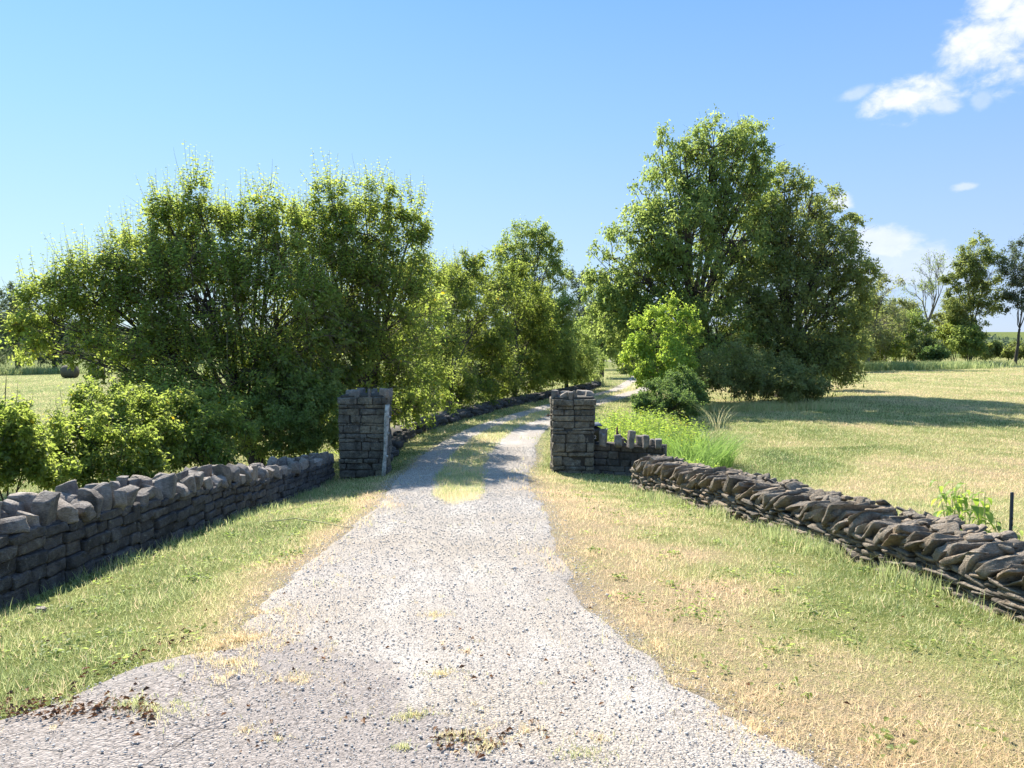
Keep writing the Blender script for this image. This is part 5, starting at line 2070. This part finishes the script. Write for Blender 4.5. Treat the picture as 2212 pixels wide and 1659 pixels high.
def bale(dx, dyb, Y, wd, label, seed):
    rr = np.random.default_rng(seed)
    x = float(D(dx, 0, Y)[0])
    z = zg1(x, Y)
    e = empty('hay_bale', (x, Y, z), label, 'hay bale', 'round hay bales left in the fields')
    n, m = 28, 9
    mb = MB()
    th = np.linspace(0, 2 * math.pi, n, endpoint=False)
    V = []
    Rr_ = wd * .5
    az = R(90) + rr.uniform(-.2, .2) if dx < 900 else rr.uniform(-.2, .2)
    for j in range(m):
        t = j / (m - 1)
        rad = Rr_ * (1 - .10 * abs(2 * t - 1) ** 5)
        for a in th:
            q = rad * (1 + rr.normal(0, .012)) * (1 - .05 * max(0, -math.sin(a)) ** 3)
            V.append((q * math.cos(a), (t - .5) * wd * .95, q * math.sin(a) + Rr_ * .96))
    V = np.array(V) @ rotm((0, 0, 1), az).T + np.array((x, Y, z))
    Fq = [(j * n + i, j * n + (i + 1) % n, (j + 1) * n + (i + 1) % n, (j + 1) * n + i) for j in range(m - 1) for i in range(n)]
    mb.add(V, [np.array(Fq)[:, ::-1], np.array([tuple(range(n))]), np.array([tuple(range((m - 1) * n, m * n))[::-1]])])
    obj('roll', mb.build('roll', M['hay'], True), e)


bale(125, 0, 66, 1.15, 'round grey hay bale under the low left limb, leftmost bale', 500)
bale(185, 0, 67, 1.15, 'hay bale just right of the leftmost one, half hidden by leaves', 501)
bale(1763, 0, 54, 1.35, 'round dark hay bale in the shade under the broad dark tree', 502)

# pale dead stalk lying in the left verge and a small white stone
p = [G(568, 1136), G(600, 1142), G(640, 1137), G(690, 1139), G(740, 1140), G(810, 1142)]
mb = MB()
pts = np.array([(a, b, zg1(a, b) + .05 + .05 * math.sin(i)) for i, (a, b) in enumerate(p)])
V, Fq = tubes(pts[None], np.array([[.004, .006, .007, .006, .005, .002]]), 5)
mb.add(V, Fq)
for (i, dv) in ((1, (-.2, .1, .1)), (1, (-.12, -.1, .12)), (2, (.1, -.22, .02)), (0, (-.1, -.05, .14))):
    q = pts[i]
    V, Fq = tubes(np.array([[q, q + np.array(dv) * .5 + np.array((0, 0, .02)), q + np.array(dv)]]), np.array([[.003, .002, .0012]]), 4)
    mb.add(V, Fq)
tag(obj('dead_stalk', mb.build('dead_stalk', M['stalk'], True)), 'long thin straw coloured stalk lying on the left verge by the wall', 'stalk')
x, y = G(88, 1322)
v, f = rock((.04, .03, .02), 4, 8, .006, 5, np.random.default_rng(7))
me = mesh_np('pale_stone', v, f, M['cap'], {'v': np.full(len(v), .9)})
o = obj('pale_stone', me, None, (x, y, zg1(x, y) + .015))
tag(o, 'fist sized pale stone in the grass at the foot of the left wall', 'stone')



def ground_weeds():
    rr = np.random.default_rng(600)
    mb = MB()
    k = 0
    while k < 150:
        y = rr.uniform(3.0, 12.5)
        x = rr.uniform(-3.5, 3.1)
        if drive_mask(np.array([x]), np.array([y]))[0] > -.25 or on_road(np.array([x]), np.array([y]))[0]:
            continue
        if not (wall_l_x(y) + .1 < x < wall_r_x(y) - .1):
            continue
        k += 1
        n = int(rr.integers(8, 40))
        r_ = rr.uniform(.03, .13)
        P = np.stack([x + rr.normal(0, r_, n), y + rr.normal(0, r_, n), np.zeros(n)], 1)
        P[:, 2] = zg(P[:, 0], P[:, 1]) + rr.uniform(.012, .045, n)
        a = rr.uniform(0, 6.28, n)
        ax = nrm(np.stack([np.cos(a), np.sin(a), rr.uniform(-.2, .5, n)], 1))
        Ll = rr.uniform(.015, .042, n)
        V, Fl = leaf_cards(P, ax, nrm(np.array([0, 0, 1.]) + rr.normal(0, .3, (n, 3))), Ll, Ll * .7)
        mb.add(V, Fl, np.repeat(np.clip(rr.uniform(.1, .8) + rr.normal(0, .1, n), 0, .95), 4))
    tag(obj('ground_weeds', mb.build('ground_weeds', M['leaf_green'])), 'patches of small clover like leaves among the verge grass', 'weeds', kind='stuff')


ground_weeds()
